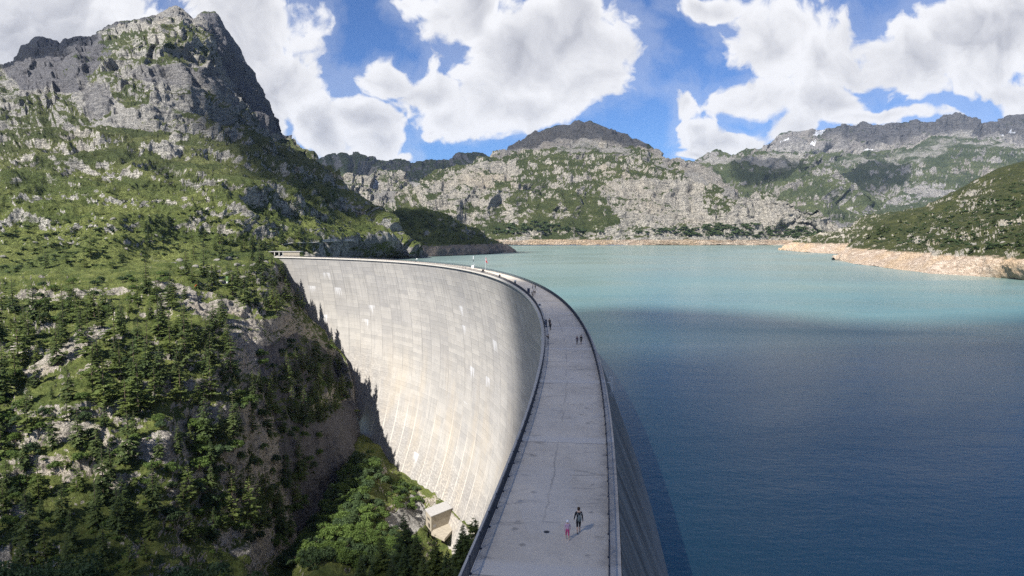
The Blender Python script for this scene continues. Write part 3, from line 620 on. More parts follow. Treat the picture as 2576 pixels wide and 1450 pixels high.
# forested ridge that runs down into the lake
loft('ridge_hill', [
 [(880,653.5,955),(986,650.5,985),(1100,645.5,1060),(1200,640.5,1140),(1298,636.3,1265),(1314,637,1277)],
 [(880,625,1000),(1000,620,1030),(1100,620,1090),(1200,622,1170),(1250,627,1220),(1298,635.5,1268),(1314,636.6,1277)],
 [(880,610,1100),(960,580,1150),(1065,570,1200),(1134,585,1220),(1209,609,1240),(1261,625,1262),(1298,635,1271),(1314,636.3,1278)],
 [(880,600,1200),(930,565,1250),(960,545,1300),(990,536,1330),(1014,529,1340),(1065,526,1350),(1099,543,1340),(1134,560,1330),(1175,577,1310),(1209,594,1300),(1237,608,1290),(1261,622,1280),(1298,634.8,1273),(1314,636,1279)]],
 880, 1314, 300, [30, 50, 60], [(60, 20), (150, 80)], M['slope'], 18.0, 80.0, 51, .3, 24.0, edge=(.25, .25), rock=(.34, .6), smooth=9,
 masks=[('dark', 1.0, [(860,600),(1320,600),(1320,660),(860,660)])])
# granite mountain across the lake
SKY2 = [(1000,518,2450),(1058,499,2450),(1089,472,2600),(1106,455,2650),(1137,438,2800),(1175,431,2900),(1220,417,3100),(1244,410,3200),(1271,393,3300),(1292,376,3400),(1329,352,3500),(1367,331,3580),(1401,318,3600),(1436,316,3620),(1446,306,3630),(1456,305,3630),(1470,313,3640),(1484,307,3650),(1497,314,3650),(1518,321,3640),(1545,333,3600),(1578,341,3560),(1590,353,3530),(1600,352,3500),(1629,365,3400),(1648,380,3250),(1662,404,3100),(1683,406,3000),(1710,415,2920),(1745,423,2850),(1795,450,2650),(1830,469,2500),(1857,493,2380),(1869,516,2310),(1919,516,2240),(1939,522,2210),(1973,539,2160),(2043,551,2120),(2082,574,2090),(2113,586,2050),(2150,604,1960)]
loft('mountain_granite', [
 [(1000,626,1900),(1240,618.5,1950),(1400,618.3,1960),(1600,617.8,1990),(1970,617.8,2000),(2150,621,1900)],
 [(1000,606,1930),(1240,604,1970),(1600,603,2010),(1970,604,2020),(2150,612,1920)],
 [(1000,560,2100),(1060,560,2100),(1240,548,2150),(1400,545,2160),(1550,560,2120),(1700,550,2170),(1870,565,2110),(2040,588,2060),(2150,610,1930)],
 [(1000,530,2300),(1060,507,2350),(1140,475,2400),(1300,470,2420),(1420,480,2400),(1550,470,2450),(1700,480,2400),(1800,500,2300),(1870,528,2200),(1940,538,2150),(2043,562,2090),(2082,580,2075),(2150,607,1940)],
 [(1000,520,2400),(1058,501,2400),(1106,457,2600),(1175,435,2750),(1300,422,2800),(1400,402,2850),(1500,402,2850),(1620,412,2800),(1710,427,2750),(1795,462,2600),(1869,520,2290),(1919,519,2230),(1940,524,2200),(1973,541,2150),(2043,553,2110),(2082,576,2085),(2150,606,1950)],
 [(1000,519,2430),(1058,500,2430),(1106,456,2630),(1175,433,2800),(1244,413,3050),(1329,385,3150),(1420,372,3150),(1500,370,3200),(1560,385,3150),(1640,402,3050),(1683,409,2960),(1745,425,2820),(1795,453,2640),(1869,517,2305),(1919,517,2238),(1973,540,2156),(2043,552,2116),(2082,575,2088),(2150,605,1955)],
 SKY2],
 1000, 2150, 720, [14, 40, 45, 45, 20, 30], [(120, 60), (400, 300)], M['mid'], 50.0, 210.0, 61, .5, 55.0, edge=(.12, .15), rock=(.24, .48), rbias=.06, smooth=19, jag=2.5, ribs=(92, 105, .12), jit=1.3,
 masks=[('dark', 1.0, [(1240,415),(1300,375),(1440,295),(1580,335),(1670,410),(1580,380),(1450,385),(1330,395)]), ('rock', 1.0, [(1240,415),(1300,375),(1440,295),(1580,335),(1670,410),(1560,385),(1450,385),(1330,395)]),  # dark mask on the summit cap paints cloud shade into the rock
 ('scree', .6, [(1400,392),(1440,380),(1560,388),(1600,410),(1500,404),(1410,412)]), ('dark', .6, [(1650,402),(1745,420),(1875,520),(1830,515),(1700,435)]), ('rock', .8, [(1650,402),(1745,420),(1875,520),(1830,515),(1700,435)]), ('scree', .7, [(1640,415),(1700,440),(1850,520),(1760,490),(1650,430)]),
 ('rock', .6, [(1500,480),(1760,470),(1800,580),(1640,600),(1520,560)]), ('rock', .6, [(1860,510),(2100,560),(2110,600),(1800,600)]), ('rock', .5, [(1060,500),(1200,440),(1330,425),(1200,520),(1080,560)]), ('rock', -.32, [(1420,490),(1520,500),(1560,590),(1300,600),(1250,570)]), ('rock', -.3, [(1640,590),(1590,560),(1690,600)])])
# peaks behind the gap
loft('peak_back', [[(760,560,3700),(1280,560,3700)], [(760,500,4100),(1010,490,4200),(1100,470,4300),(1280,470,4200)],
 [(760,440,4600),(801,424,4600),(815,414,4600),(839,403,4600),(856,398,4600),(860,392,4550),(866,389,4550),(873,395,4600),(883,392,4700),(904,398,4700),(928,407,4700),(962,417,4700),(1017,421,4700),(1055,417,4700),(1068,421,4700),(1075,417,4700),(1116,412,4700),(1147,409,4700),(1158,403,4700),(1185,401,4700),(1209,398,4700),(1219,407,4700),(1226,414,4700),(1280,430,4700)]],
 760, 1280, 260, [40, 60], [(150, 80), (400, 400)], M['far'], 70.0, 420.0, 71, .3, 90.0, edge=(1, .05), rbias=.3, smooth=11, jag=3.0, ribs=(200, 75, 0), masks=[('dark', 1.0, [(760,380),(1280,380),(1280,480),(1010,470),(930,430),(860,440),(760,470)]), ('scree', .7, [(1000,480),(1060,470),(1080,500),(1000,500)])])
loft('granite_knolls', [[(780,600,2500),(1090,600,2500)], [(780,520,2800),(900,510,2800),(1000,515,2850),(1090,525,2850)],
 [(780,475,3000),(840,458,3000),(856,452,3000),(880,446,3000),(900,456,3000),(918,462,2990),(928,450,3100),(935,438,3200),(948,432,3280),(962,429,3300),(975,435,3300),(986,445,3250),(1003,458,3200),(1027,482,3150),(1050,500,3100),(1090,520,3000)]],
 780, 1090, 240, [50, 60], [(100, 60), (300, 300)], M['mid'], 75.0, 200.0, 81, .4, 60.0, edge=(1, .15), rbias=.45, smooth=9, ribs=(70, 50, 0), masks=[('snow', 1.0, [(932,482),(944,478),(952,484),(942,488)]), ('scree', .6, [(940,490),(1020,495),(1020,540),(930,520)])])
# far right mountains
loft('foothills', [[(1620,610,3200),(2290,610,3200)], [(1620,520,3700),(1900,520,3700),(2100,525,3600),(2290,590,3300)], [(1620,450,4200),(1780,440,4200),(1880,420,4250),(2000,430,4200),(2060,445,4100),(2121,485,3900),(2214,550,3600),(2290,592,3400)],
 [(1620,440,4500),(1700,420,4500),(1749,415,4500),(1795,396,4550),(1826,389,4550),(1842,396,4500),(1865,386,4550),(1896,384,4550),(1919,394,4500),(1939,407,4450),(1980,408,4400),(2020,402,4350),(2039,399,4350),(2060,412,4300),(2080,430,4200),(2121,462,4000),(2170,505,3800),(2214,539,3650),(2240,560,3550),(2290,590,3400)]],
 1620, 2290, 380, [50, 50, 40], [(150, 80), (400, 350)], M['far'], 75.0, 330.0, 91, .35, 80.0, edge=(1, .08), rock=(.30, .55), rbias=-.05, smooth=15, ribs=(140, 110, 0),
 masks=[('scree', .55, [(1740,425),(1800,410),(1960,410),(2030,405),(1980,440),(1850,430)]), ('rock', .6, [(1740,420),(1795,392),(1896,380),(1940,410),(1850,412)]), ('dark', .5, [(1740,420),(1795,392),(1896,380),(1940,410),(1850,412)]), ('rock', .5, [(1900,560),(2050,555),(2200,590),(2100,610),(1950,605)]), ('dark', .6, [(1900,560),(2050,555),(2200,590),(2100,610),(1950,605)])])
loft('mountain_range', [[(1840,620,4000),(2740,620,4000)], [(1840,540,4700),(2740,520,4700)], [(1840,450,5600),(2080,445,5600),(2250,430,5700),(2400,395,5800),(2560,400,5800),(2740,400,5800)], [(1840,425,6000),(2000,400,6100),(2200,395,6200),(2400,375,6200),(2500,385,6100),(2740,370,6200)],
 [(1840,420,6800),(1911,386,6800),(1939,361,6800),(1966,340,6800),(1997,333,6800),(2074,334,6800),(2113,326,6800),(2144,320,6800),(2171,311,6800),(2183,315,6800),(2214,322,6800),(2256,322,6800),(2314,311,6800),(2353,309,6800),(2376,301,6800),(2400,295,6800),(2423,297,6800),(2446,305,6800),(2461,315,6850),(2485,309,6900),(2508,311,6900),(2535,299,6900),(2576,291,6900),(2740,280,6900)]],
 1840, 2740, 460, [40, 55, 25, 45], [(200, 100), (600, 500)], M['far'], 110.0, 520.0, 101, .35, 120.0, edge=(1, .05), rock=(.30, .55), rbias=-.02, smooth=15, ribs=(300, 130, .2), jag=3.0, jit=1.9,
 masks=[('rock', 1.0, [(1900,390),(1966,330),(2171,300),(2400,285),(2740,270),(2740,400),(2560,400),(2400,370),(2200,400),(2000,410)]), ('dark', .8, [(2060,335),(2171,300),(2400,285),(2740,270),(2740,410),(2580,395),(2480,360),(2400,365),(2250,390),(2080,385)]), ('dark', .5, [(1900,390),(1966,330),(2060,335),(2080,385)]),
 ('scree', .5, [(2080,430),(2250,400),(2400,370),(2480,365),(2560,400),(2400,400),(2250,440),(2100,450)]), ('rock', .5, [(2150,560),(2300,480),(2400,520),(2250,620)])]
 +[('snow', 1.0, [(a-r*1.1, b+r*.1), (a, b-r*.4), (a+r*1.3, b-r*.3), (a+r*.5, b+r*.32)]) for a, b, r in [(2050,358,8),(2052,362,7),(2120,340,16),(2150,331,16),(2175,322,9),(2132,347,7),(2212,333,15),(2320,327,12),(2345,322,10),(2192,395,9),(1965,375,16),(2045,374,10),(2420,305,8),(2510,375,9),(2540,352,10),(2250,322,10)]])
# right shore
def wl(pxs, z=WATER-.6): return [(a, b, float(ground(a, b, z)[1])) for a, b in pxs]
loft('shore_far', [
 wl([(1958,630.5),(1967,630.5),(2017,635.5),(2114,641),(2200,646),(2300,650)]),
 [(1958,630.3,1430),(1967,629.5,1425),(1993,619,1430),(2027,609,1420),(2145,613,1280),(2300,625,1150)],
 [(1958,630.2,1440),(1967,629.3,1440),(1993,617.5,1450),(2060,603,1450),(2113,595,1450),(2171,580,1420),(2300,575,1350)],
 [(1958,630,1460),(1967,629,1460),(1993,617,1470),(2027,607,1500),(2060,600,1520),(2090,592,1530),(2113,586,1550),(2140,574,1560),(2171,555,1580),(2190,547,1600),(2237,541,1620),(2300,530,1640)]],
 1958, 2300, 240, [24, 40, 45], [(50, 20), (200, 90)], M['shore'], 14.0, 60.0, 113, .4, 18.0, edge=(.15, .25), rock=(.22, .45), rbias=.2, smooth=7)
loft('shore_right', [
 wl([(2094,655.5),(2099,654),(2150,666),(2212,673),(2258,680.5),(2342,691),(2438,696),(2510,701),(2576,706),(2760,722)]),
 [(2094,654,912),(2110,646,920),(2145,622,940),(2180,627,880),(2239,630,800),(2318,631,720),(2366,642,650),(2462,642,590),(2534,652,545),(2576,658,520),(2760,668,450)],
 [(2094,653,914),(2120,640,935),(2150,614,955),(2200,600,920),(2300,590,850),(2400,575,780),(2500,570,700),(2576,565,660),(2760,560,600)],
 [(2094,652.6,915),(2120,639,940),(2150,612,962),(2200,575,980),(2270,552,1000),(2338,535,980),(2403,515,940),(2461,490,900),(2508,480,860),(2576,480,820),(2760,470,760)],
 [(2094,652,916),(2120,638,945),(2150,610,970),(2180,578,1000),(2210,560,1030),(2240,545,1060),(2279,533,1080),(2338,520,1100),(2372,504,1110),(2403,485,1120),(2430,469,1120),(2461,450,1120),(2508,427,1120),(2547,415,1110),(2576,408,1100),(2660,370,1080),(2760,330,1060)]],
 2094, 2760, 420, [36, 50, 50, 45], [(60, 25), (200, 100)], M['shore'], 7.5, 64.0, 127, .45, 20.0, edge=(.15, .3), rock=(.25, .50), rbias=.06, smooth=11)
# the lake and the plain that carries the mountains
lk = [tuple(on_crest(s, 12.0, WATER)) for s in np.arange(SA, SB, 10.0)]
lk += [(-420, 640, WATER), (-420, 900, WATER), (-900, 2600, WATER), (3200, 2600, WATER), (3200, -120, WATER), (30, -120, WATER)]
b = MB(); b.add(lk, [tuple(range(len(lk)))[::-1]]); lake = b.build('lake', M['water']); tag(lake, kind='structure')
b = MB(); b.add([(-9000, -3000, -260), (12000, -3000, -260), (12000, 14000, -260), (-9000, 14000, -260)], [(0, 1, 2, 3)])
tag(b.build('ground', M['near']), kind='structure')

# ------------------------------------------------------------------ broken cloud overhead (out of view) that shades parts of the valley
def eq0(P): P = np.asarray(P, float); return (P-LV*(P[..., 2:3]/LV[2]))[..., :2]
def cloud(poly, H, opac, label, rag=.25):
    poly = np.array(poly, float); c = poly.mean(0); n = len(poly)
    th = np.linspace(0, 1, 97)[:-1]*n; i0 = th.astype(int) % n; f = (th-th.astype(int))[:, None]
    f = f*f*(3-2*f)
    ring = poly[i0]*(1-f)+poly[(i0+1) % n]*f
    ring = ring+(ring-c)*fbm(np.concatenate([ring*.004, np.zeros((96, 1))+H], 1), 1.0, 4, .6, 3)[:, None]*rag
    sh = LV[:2]/LV[2]*H; size = np.linalg.norm(ring-c, axis=1).mean(); hh = min(260, size*.4)
    V = []; E = []; radii = [0.02, .2, .4, .55, .7, .8, .88, .94, .98, 1.0]
    for sgn in (1, -1):
        for r in (radii if sgn > 0 else radii[-2::-1]):
            q = c+(ring-c)*r
            bump_ = fbm(np.concatenate([q, np.full((96, 1), H+sgn*90.)], 1), 180.0, 4, .5, 12)
            z = H+sgn*hh*(1.0 if sgn > 0 else .35)*math.sqrt(max(0, 1-r*r))*(1+.5*bump_)
            V.append(np.concatenate([q+sh, z[:, None]], 1)); E.append(np.full(96, 1-r))
    k = len(V); P = np.concatenate(V); i = np.arange(k*96).reshape(k, 96); j = np.roll(i, -1, 1)
    F = np.stack([i[:-1], j[:-1], j[1:], i[1:]], -1).reshape(-1, 4)
    o = link('cloud', mesh_np('cloud', P, F, True, {'edge': np.concatenate(E), 'opac': np.full(len(P), opac)}), M['cloud'])
    tag(o, kind='structure'); return o
cloud([(-330,130),(-215,165),(-130,190),(-62,262),(2,300),(14,290),(17,208),(60,216),(110,230),(250,240),(420,228),(640,160),(700,-300),(100,-480),(-330,-300)], 3000, .66, 'near')
cloud([(9,150),(14,188),(60,196),(110,214),(250,228),(420,196),(640,120),(700,-300),(100,-420),(0,-300),(1,-100),(2,40)], 3300, .58, 'lake', .04)
def cloud_px(pts, H, opac): cloud(eq0(np.array([pt(a, b, y) for a, b, y in pts])), H, opac, '')
cloud_px([(1200,430,3200),(1300,355,3500),(1450,260,3650),(1560,300,3600),(1700,395,3100),(1600,400,3150),(1440,385,3150),(1330,405,3100)], 3000, .42)
cloud_px([(2020,380,6400),(2150,290,6800),(2400,260,6800),(2760,250,6900),(2760,420,6000),(2560,390,6100),(2400,360,6200),(2200,392,6200)], 3400, .3)
cloud_px([(1850,470,4250),(1930,440,4300),(2040,455,4250),(2010,500,4000),(1880,520,3900)], 3000, .42)
cloud_px([(2110,480,5300),(2200,440,5600),(2290,455,5500),(2300,520,5100),(2180,540,4900)], 3200, .42)
cloud_px([(-150,230,1900),(60,70,2050),(260,50,2080),(330,130,1850),(210,260,1500),(40,280,1500)], 3000, 0.59)
cloud_px([(640,470,1050),(760,400,1400),(900,500,1100),(1000,525,1340),(1140,545,1340),(1330,630,1280),(1320,660,1200),(900,640,920),(720,585,760)], 3000, 0.68)
cloud_px([(740,470,4300),(800,400,4600),(866,370,4600),(1000,400,4700),(1220,385,4700),(1300,420,4600),(1240,450,4400),(1050,480,4200)], 3400, .55)
# thin mountain air
hb = MB(); hb.box((1200, 4700, 470), (13000, 10400, 1660)); HAZE = hb.build('haze', None); tag(HAZE, kind='stuff')
hm, ht = newmat('mountain_air')
hv = ht.n('ShaderNodeVolumePrincipled', {'Color': (.60, .76, 1.0, 1), 'Density': 2.3e-5, 'Anisotropy': .15})
ht.n('ShaderNodeOutputMaterial', {'Volume': hv.outputs[0]}); HAZE.data.materials.append(hm)
S.cycles.volume_max_steps = 64; S.cycles.use_denoising = False
# ------------------------------------------------------------------ trees, bushes, stones
def conifer(seed, levels=17, br=8, R=.17, droop=.35, sparse=.0, wid=.36, base=.06):
    r = np.random.default_rng(seed); Q = []
    lean = r.normal(0, .012, 2)
    for i in range(levels):
        h = base+(1-base)*(i+.3*r.random())/levels
        if r.random() < sparse*.35: continue
        L0 = R*((1-h)**.8)*(.62+.38*min(1, h/.16))+.012
        for k in range(max(4, int(br*(1.15-.5*h)))):
            if r.random() < sparse: continue
            a = r.random()*6.283; L = L0*(.62+.6*r.random()); d = droop*(1.1-h)+r.normal(0, .10)
            ax = np.array([math.cos(a)*math.cos(d), math.sin(a)*math.cos(d), -math.sin(d)]); sd = np.array([-math.sin(a), math.cos(a), 0])
            p0 = np.array([lean[0]*h, lean[1]*h, h])+ax*L*.06
            up = np.cross(ax, sd)
            roll = r.normal(0, .35); s2 = sd*math.cos(roll)+up*math.sin(roll); w_ = L*wid*.42
            Q.append([p0, p0+ax*L*.5+s2*w_, p0+ax*L, p0+ax*L*.5-s2*w_])
            for f in (.30, .52, .74, .92):
                for sg in (-1, 1):
                    b0 = p0+ax*L*f; da = ax*.55+sd*sg*(.75+.2*r.random())+np.array([0, 0, -.15+.3*r.random()]); da /= np.linalg.norm(da)
                    l = L*wid*(1.15-f*.55)*(.7+.6*r.random()); sw = np.cross(da, np.array([0, 0, 1.0])+r.normal(0, .5, 3)); sw /= np.linalg.norm(sw)+1e-6
                    Q.append([b0, b0+da*l*.5+sw*l*.27, b0+da*l, b0+da*l*.5-sw*l*.27])
    t = np.array([0, 0, 1.0]); Q.append([t-[.006, 0, .07], t-[0, -.006, .04], t+[0, 0, .012], t-[-.006, 0, .05]])
    V = np.array(Q).reshape(-1, 3); F = np.arange(len(V)).reshape(-1, 4)
    tr = MB(); tr.lathe((0, 0, 0), [(.017, -.05), (.013, .1), (.009, .5), (.002, .97)], 6)
    return V, F, tr
def leafcrown(seed, lumps, leaves, size, shape=(1, 1, .8), low=.1, lr=(.22, .42)):
    r = np.random.default_rng(seed); Q = []
    for i in range(lumps):
        d = r.normal(size=3); d /= np.linalg.norm(d); d[2] = abs(d[2])*1.1-low; c = d*np.array(shape)*(.35+.5*r.random()); c[2] += .55
        R = r.uniform(*lr)
        n = r.normal(size=(leaves, 3)); n /= np.linalg.norm(n, axis=1)[:, None]; n[:, 2] = np.where(n[:, 2] < -.4, -n[:, 2], n[:, 2])
        p = c+n*R*(.72+.36*r.random((leaves, 1)))*np.array([1, 1, .8])
        t1 = np.cross(n+r.normal(0, .55, (leaves, 3)), r.normal(size=(leaves, 3))); t1 /= np.linalg.norm(t1, axis=1)[:, None]+1e-6
        t2 = np.cross(t1, n+r.normal(0, .5, (leaves, 3))); t2 /= np.linalg.norm(t2, axis=1)[:, None]+1e-6
        s = size*(.6+.8*r.random((leaves, 1)))
        Q.append(np.stack([p-t1*s, p-t2*s*.55, p+t1*s, p+t2*s*.55], 1))
    V = np.concatenate(Q).reshape(-1, 3); return V, np.arange(len(V)).reshape(-1, 4)
PROT = {}
def proto(kind, i, V, F, mat, tr): PROT.setdefault(kind, []).append((mesh_np(kind+'_crown', V, F), mat, tr))
def trunk_mesh(tr):
    me = bpy.data.meshes.new('trunk'); me.from_pydata(tr.v, [], tr.f); me.materials.append(M['bark']); me.update(); return me
for i in range(6):
    V, F, tr = conifer(100+i, 22, 10, R=.185+.025*(i % 3), droop=.34, sparse=.05); me = mesh_np('spruce_crown', V, F); me.materials.append(M['spruce']); PROT.setdefault('spruce_tree', []).append((me, trunk_mesh(tr)))
for i in range(6):
    V, F, tr = conifer(200+i, 18, 8, R=.23+.03*(i % 3), droop=.12, sparse=.22, wid=.42, base=.12); me = mesh_np('larch_crown', V, F); me.materials.append(M['larch']); PROT.setdefault('larch_tree', []).append((me, trunk_mesh(tr)))
for i in range(3):
    V, F, tr = conifer(600+i, 40, 15, R=.20, droop=.30, sparse=.04, wid=.34); me = mesh_np('spruce_crown', V, F); me.materials.append(M['spruce']); PROT.setdefault('near_spruce', []).append((me, trunk_mesh(tr)))
    V, F, tr = conifer(650+i, 34, 13, R=.24, droop=.12, sparse=.12, wid=.40, base=.10); me = mesh_np('larch_crown', V, F); me.materials.append(M['larch']); PROT.setdefault('near_larch', []).append((me, trunk_mesh(tr)))
for i in range(6):
    V, F = leafcrown(300+i, 16, 85, .075, low=.35); me = mesh_np('alder_crown', V, F); me.materials.append(M['leaf' if i < 4 else 'leafb'])
    tr = MB(); r = np.random.default_rng(i)
    for k in range(5): tr.bar((0, 0, -.15), (r.normal(0, .3), r.normal(0, .3), .6+.3*r.random()), .03, n=5)
    PROT.setdefault('alder_bush', []).append((me, trunk_mesh(tr)))
for i in range(4):
    V, F = leafcrown(400+i, 46, 330, .030, (1, 1, .85), .25, (.16, .34)); me = mesh_np('broadleaf_crown', V, F); me.materials.append(M['leafb'])
    tr = MB(); tr.bar((0, 0, -.9), (0, 0, .5), .09, n=8)
    for k in range(6): tr.bar((0, 0, .0), (.5*math.cos(k), .5*math.sin(k), .6), .03, n=5)
    PROT.setdefault('broadleaf_tree', []).append((me, trunk_mesh(tr)))
NT_ = {}
def plant(kind, P, h, label, group, cat, wide=1.0, var=None, tilt=0):
    me, tm = PROT[kind][var if var is not None else random.randrange(len(PROT[kind]))]
    e = empty(kind.replace('near_', '')+('_tree' if kind.startswith('near_') else ''), tuple(P), random.random()*6.283); e.scale = (h*wide, h*wide, h); tag(e, label, cat, group)
    for n, m_ in (('crown', me), ('trunk', tm)):
        o = bpy.data.objects.new(n, m_); COL.objects.link(o); o.parent = e
    NT_[kind] = NT_.get(kind, 0)+1
    return e
def sample(poly, n, layer, maxslope=.62, mind=7.0, used=[]):
    xs = [p[0] for p in poly]; ys = [p[1] for p in poly]; out = []; tries = 0
    L = LAY[layer]
    while len(out) < n and tries < n*30:
        tries += 1
        x = random.uniform(min(xs), max(xs)); y = random.uniform(min(ys), max(ys))
        if not inpoly(np.array([x]), np.array([y]), poly)[0]: continue
        d = (L['px']-x)**2+(L['py']-y)**2+np.where(L['front'], 0, 1e9); i = int(np.argmin(d))
        if d[i] > 200 or L['slope'][i] > maxslope: continue
        P = L['P'][i]
        if any(abs(P[0]-q[0]) < mind and abs(P[1]-q[1]) < mind for q in used): continue
        used.append(P); out.append(P)
    return out
ZON = [  # polygon, count, share of spruce, height range, layer, where it is (for the labels)
 ([(170,770),(420,725),(490,765),(360,880),(140,900)], 30, .5, (10, 16), 'hillside', 'on the upper wooded slope below the grassy alp'),
 ([(-60,790),(180,750),(150,960),(-60,1000)], 24, .5, (11, 18), 'hillside', 'at the outer edge of the wooded slope'),
 ([(200,880),(560,800),(600,1010),(250,1060)], 46, .5, (13, 20), 'hillside', 'in the middle of the wooded slope'),
 ([(-60,1000),(250,1000),(420,1150),(360,1450),(-60,1450)], 46, .6, (10, 16), 'hillside', 'in the shaded lower part of the wooded slope'),
 ([(420,1000),(700,960),(850,880),(868,1050),(750,1085),(520,1120)], 76, .6, (12, 19), 'hillside', 'in the thick stand beside the dam face'),
 ([(430,1120),(720,1090),(770,1150),(740,1350),(480,1380)], 64, .6, (12, 19), 'hillside', 'above the dark gorge cliff'),
 ([(420,690),(740,700),(770,780),(640,790),(480,720)], 34, .6, (10, 16), 'hillside', 'on the rocky knoll below the dam end'),
 ([(620,645),(698,662),(715,720),(640,705)], 18, .7, (9, 14), 'hillside', 'close against the far end of the dam'),
 ([(540,600),(960,598),(980,640),(860,642),(720,628),(560,640)], 46, .6, (8, 12), 'mountain_left', 'beside the road past the far end of the dam'),
 ([(0,640),(540,600),(560,660),(0,700)], 14, .5, (7, 11), 'mountain_left', 'scattered on the open green alp')]
for poly, n, fs, hr, lay, where in ZON:
    for P in sample(poly, n, lay, 2 if 'stand' in where or 'cliff' in where else .66):
        sp = random.random() < fs; h = random.uniform(*hr)*(1.15 if sp else 1.05)*random.choice((.6, .8, .95, 1, 1.05, 1.3, 1.45))
        if sp: plant('spruce_tree', P, h, 'dark green pointed spruce '+where, 'spruces '+where, 'spruce')
        else: plant('larch_tree', P, h, 'light green feathery larch '+where, 'larches '+where, 'larch')
# trees one can pick out
def stand(kind, layer, px, py, h, label, cat, **kw):
    return plant(kind, pick(layer, px, py), h, label, None, cat, **kw)
stand('spruce_tree', 'hillside', 250, 955, 22, 'tallest and darkest spruce, standing alone beside the long pale rock slab', 'spruce', wide=1.25)
stand('spruce_tree', 'hillside', 437, 742, 12, 'dark spruce at the left brink of the knoll cliff', 'spruce'); stand('spruce_tree', 'hillside', 465, 752, 11, 'slim dark spruce just right of its twin on the knoll brink', 'spruce')
stand('spruce_tree', 'hillside', 760, 775, 13, 'spruce outlined against the dam face at the lip of the cliff', 'spruce')
stand('spruce_tree', 'hillside', 705, 690, 13, 'topmost spruce outlined against the pale dam face', 'spruce'); stand('spruce_tree', 'hillside', 728, 725, 11, 'small spruce outlined on the dam face between two others', 'spruce')
stand('spruce_tree', 'hillside', 560, 628, 13, 'dark spruce standing on the skyline of the pale outcrop', 'spruce'); stand('spruce_tree', 'hillside', 535, 705, 11, 'round spruce right of the orange dome on the knoll', 'spruce', wide=1.3)
def bank(kind, px, ptop, Y, label, cat, wide=1.0, group=None, minh=8, **kw):
    L = LAY['near_bank']; top = pt(px, ptop, Y); d = (L['P'][:, 0]-top[0])**2+(L['P'][:, 1]-Y)**2+np.where(L['front'], 0, 1e9); P = L['P'][int(np.argmin(d))].copy(); h = max(minh, top[2]-P[2])
    P[2] = top[2]-h
    return plant(kind, P, h, label, group, cat, wide=wide, **kw)
for i, (px, py, Y, k, wd) in enumerate([(965,1345,142,1,1.1), (1012,1288,150,0,1.15), (1048,1335,146,0,1.1), (1092,1345,140,1,1.0), (1165,1318,150,0,1.3), (1198,1300,158,1,1.5), (1130,1385,132,0,1.2), (905,1395,138,0,1.1), (1185,1378,135,0,1.3), (1060,1400,128,1,1.3), (985,1410,128,0,1.2), (930,1430,130,1,1.2), (1020,1375,138,0,1.2), (1150,1425,122,0,1.2)]):
    bank('near_spruce' if k == 0 else 'near_larch', px, py, Y, 'shaded '+('spruce' if k == 0 else 'larch')+' on the near bank right below the dam railing', 'spruce' if k == 0 else 'larch', wide=wd, group='shaded '+('spruces' if k == 0 else 'larches')+' on the near bank')
for px, py, Y, sz, lab in [(105,1392,88,13,'broad dark green leafy crown at the bottom edge of the wooded slope'), (-30,1420,80,12,'leafy crown cut by the bottom corner of the wood'), (470,1415,84,12,'rounded leafy crown at the bottom edge below the gorge cliff'), (330,1440,86,11,'half hidden leafy crown between two broad crowns'), (590,1445,88,10,'low leafy crown at the bottom edge beside the gorge')]:
    top = pt(px, py, Y); plant('broadleaf_tree', (top[0], top[1], top[2]-sz*.62*1.42), sz*.62, lab, None, 'leafy tree', wide=1.05)
# bushes
BUSH = [([(690,1430),(760,1370),(830,1270),(880,1160),(930,1130),(955,1180),(960,1280),(930,1440)], 95, (3.0, 6.0), 'gorge', 'on the gorge floor between cliff and dam'),
 ([(985,1195),(1050,1230),(1075,1255),(1050,1290),(1000,1285),(975,1250)], 30, (1.8, 3.2), 'gorge', 'on the green apron at the toe of the dam'),
 ([(900,1300),(960,1290),(1000,1345),(1060,1360),(1000,1420),(900,1430)], 34, (2.6, 4.6), 'gorge', 'in front of the pale scree in the gorge'),
 ([(470,1120),(760,1080),(830,1120),(760,1300),(700,1380),(500,1360)], 50, (3.0, 5.0), 'hillside', 'above the dark gorge cliff'),
 ([(640,900),(780,850),(880,900),(880,1010),(740,1050),(560,1080)], 34, (2.5, 4.5), 'hillside', 'in the hollow behind the dam-side stand'),
 ([(-40,960),(420,900),(560,1100),(420,1330),(-40,1330)], 60, (2.2, 4.2), 'hillside', 'among the conifers of the lower slope'),
 ([(60,720),(420,690),(420,760),(100,820)], 34, (2.0, 3.6), 'hillside', 'at the foot of the green alp')]
for poly, n, hr, lay, where in BUSH:
    for P in sample(poly, n, lay, .95, 2.6):
        plant('alder_bush', P, random.uniform(*hr), 'leafy green alder bush '+where, 'alder bushes '+where, 'bush', wide=random.uniform(.95, 1.3))
# far woods that read as one mass
def mass(name, layer, poly, n, hr, mat, seed, kind='spruce', maxslope=.8, lev=7, br=5):
    r = random.Random(seed); VV = []; FF_ = []; o = 0
    protos = [conifer(900+i, lev, br, .19, .3, .05, .55)[:2] for i in range(4)] if kind == 'spruce' else [leafcrown(950+i, 7, 16, .22, low=.5) for i in range(4)]
    for P in sample(poly, n, layer, maxslope, 1.2, []):
        V, F = protos[r.randrange(4)]; h = r.uniform(*hr); a = r.random()*6.28; c, s = math.cos(a), math.sin(a)
        W_ = np.stack([V[:, 0]*c-V[:, 1]*s, V[:, 0]*s+V[:, 1]*c, V[:, 2]], 1)*h*np.array([1.15, 1.15, 1] if kind == 'spruce' else [1.2, 1.2, .6])+P
        VV.append(W_); FF_.append(F+o); o += len(V)
    if VV: tag(link(name, mesh_np(name, np.concatenate(VV), np.concatenate(FF_)), mat), kind='stuff')
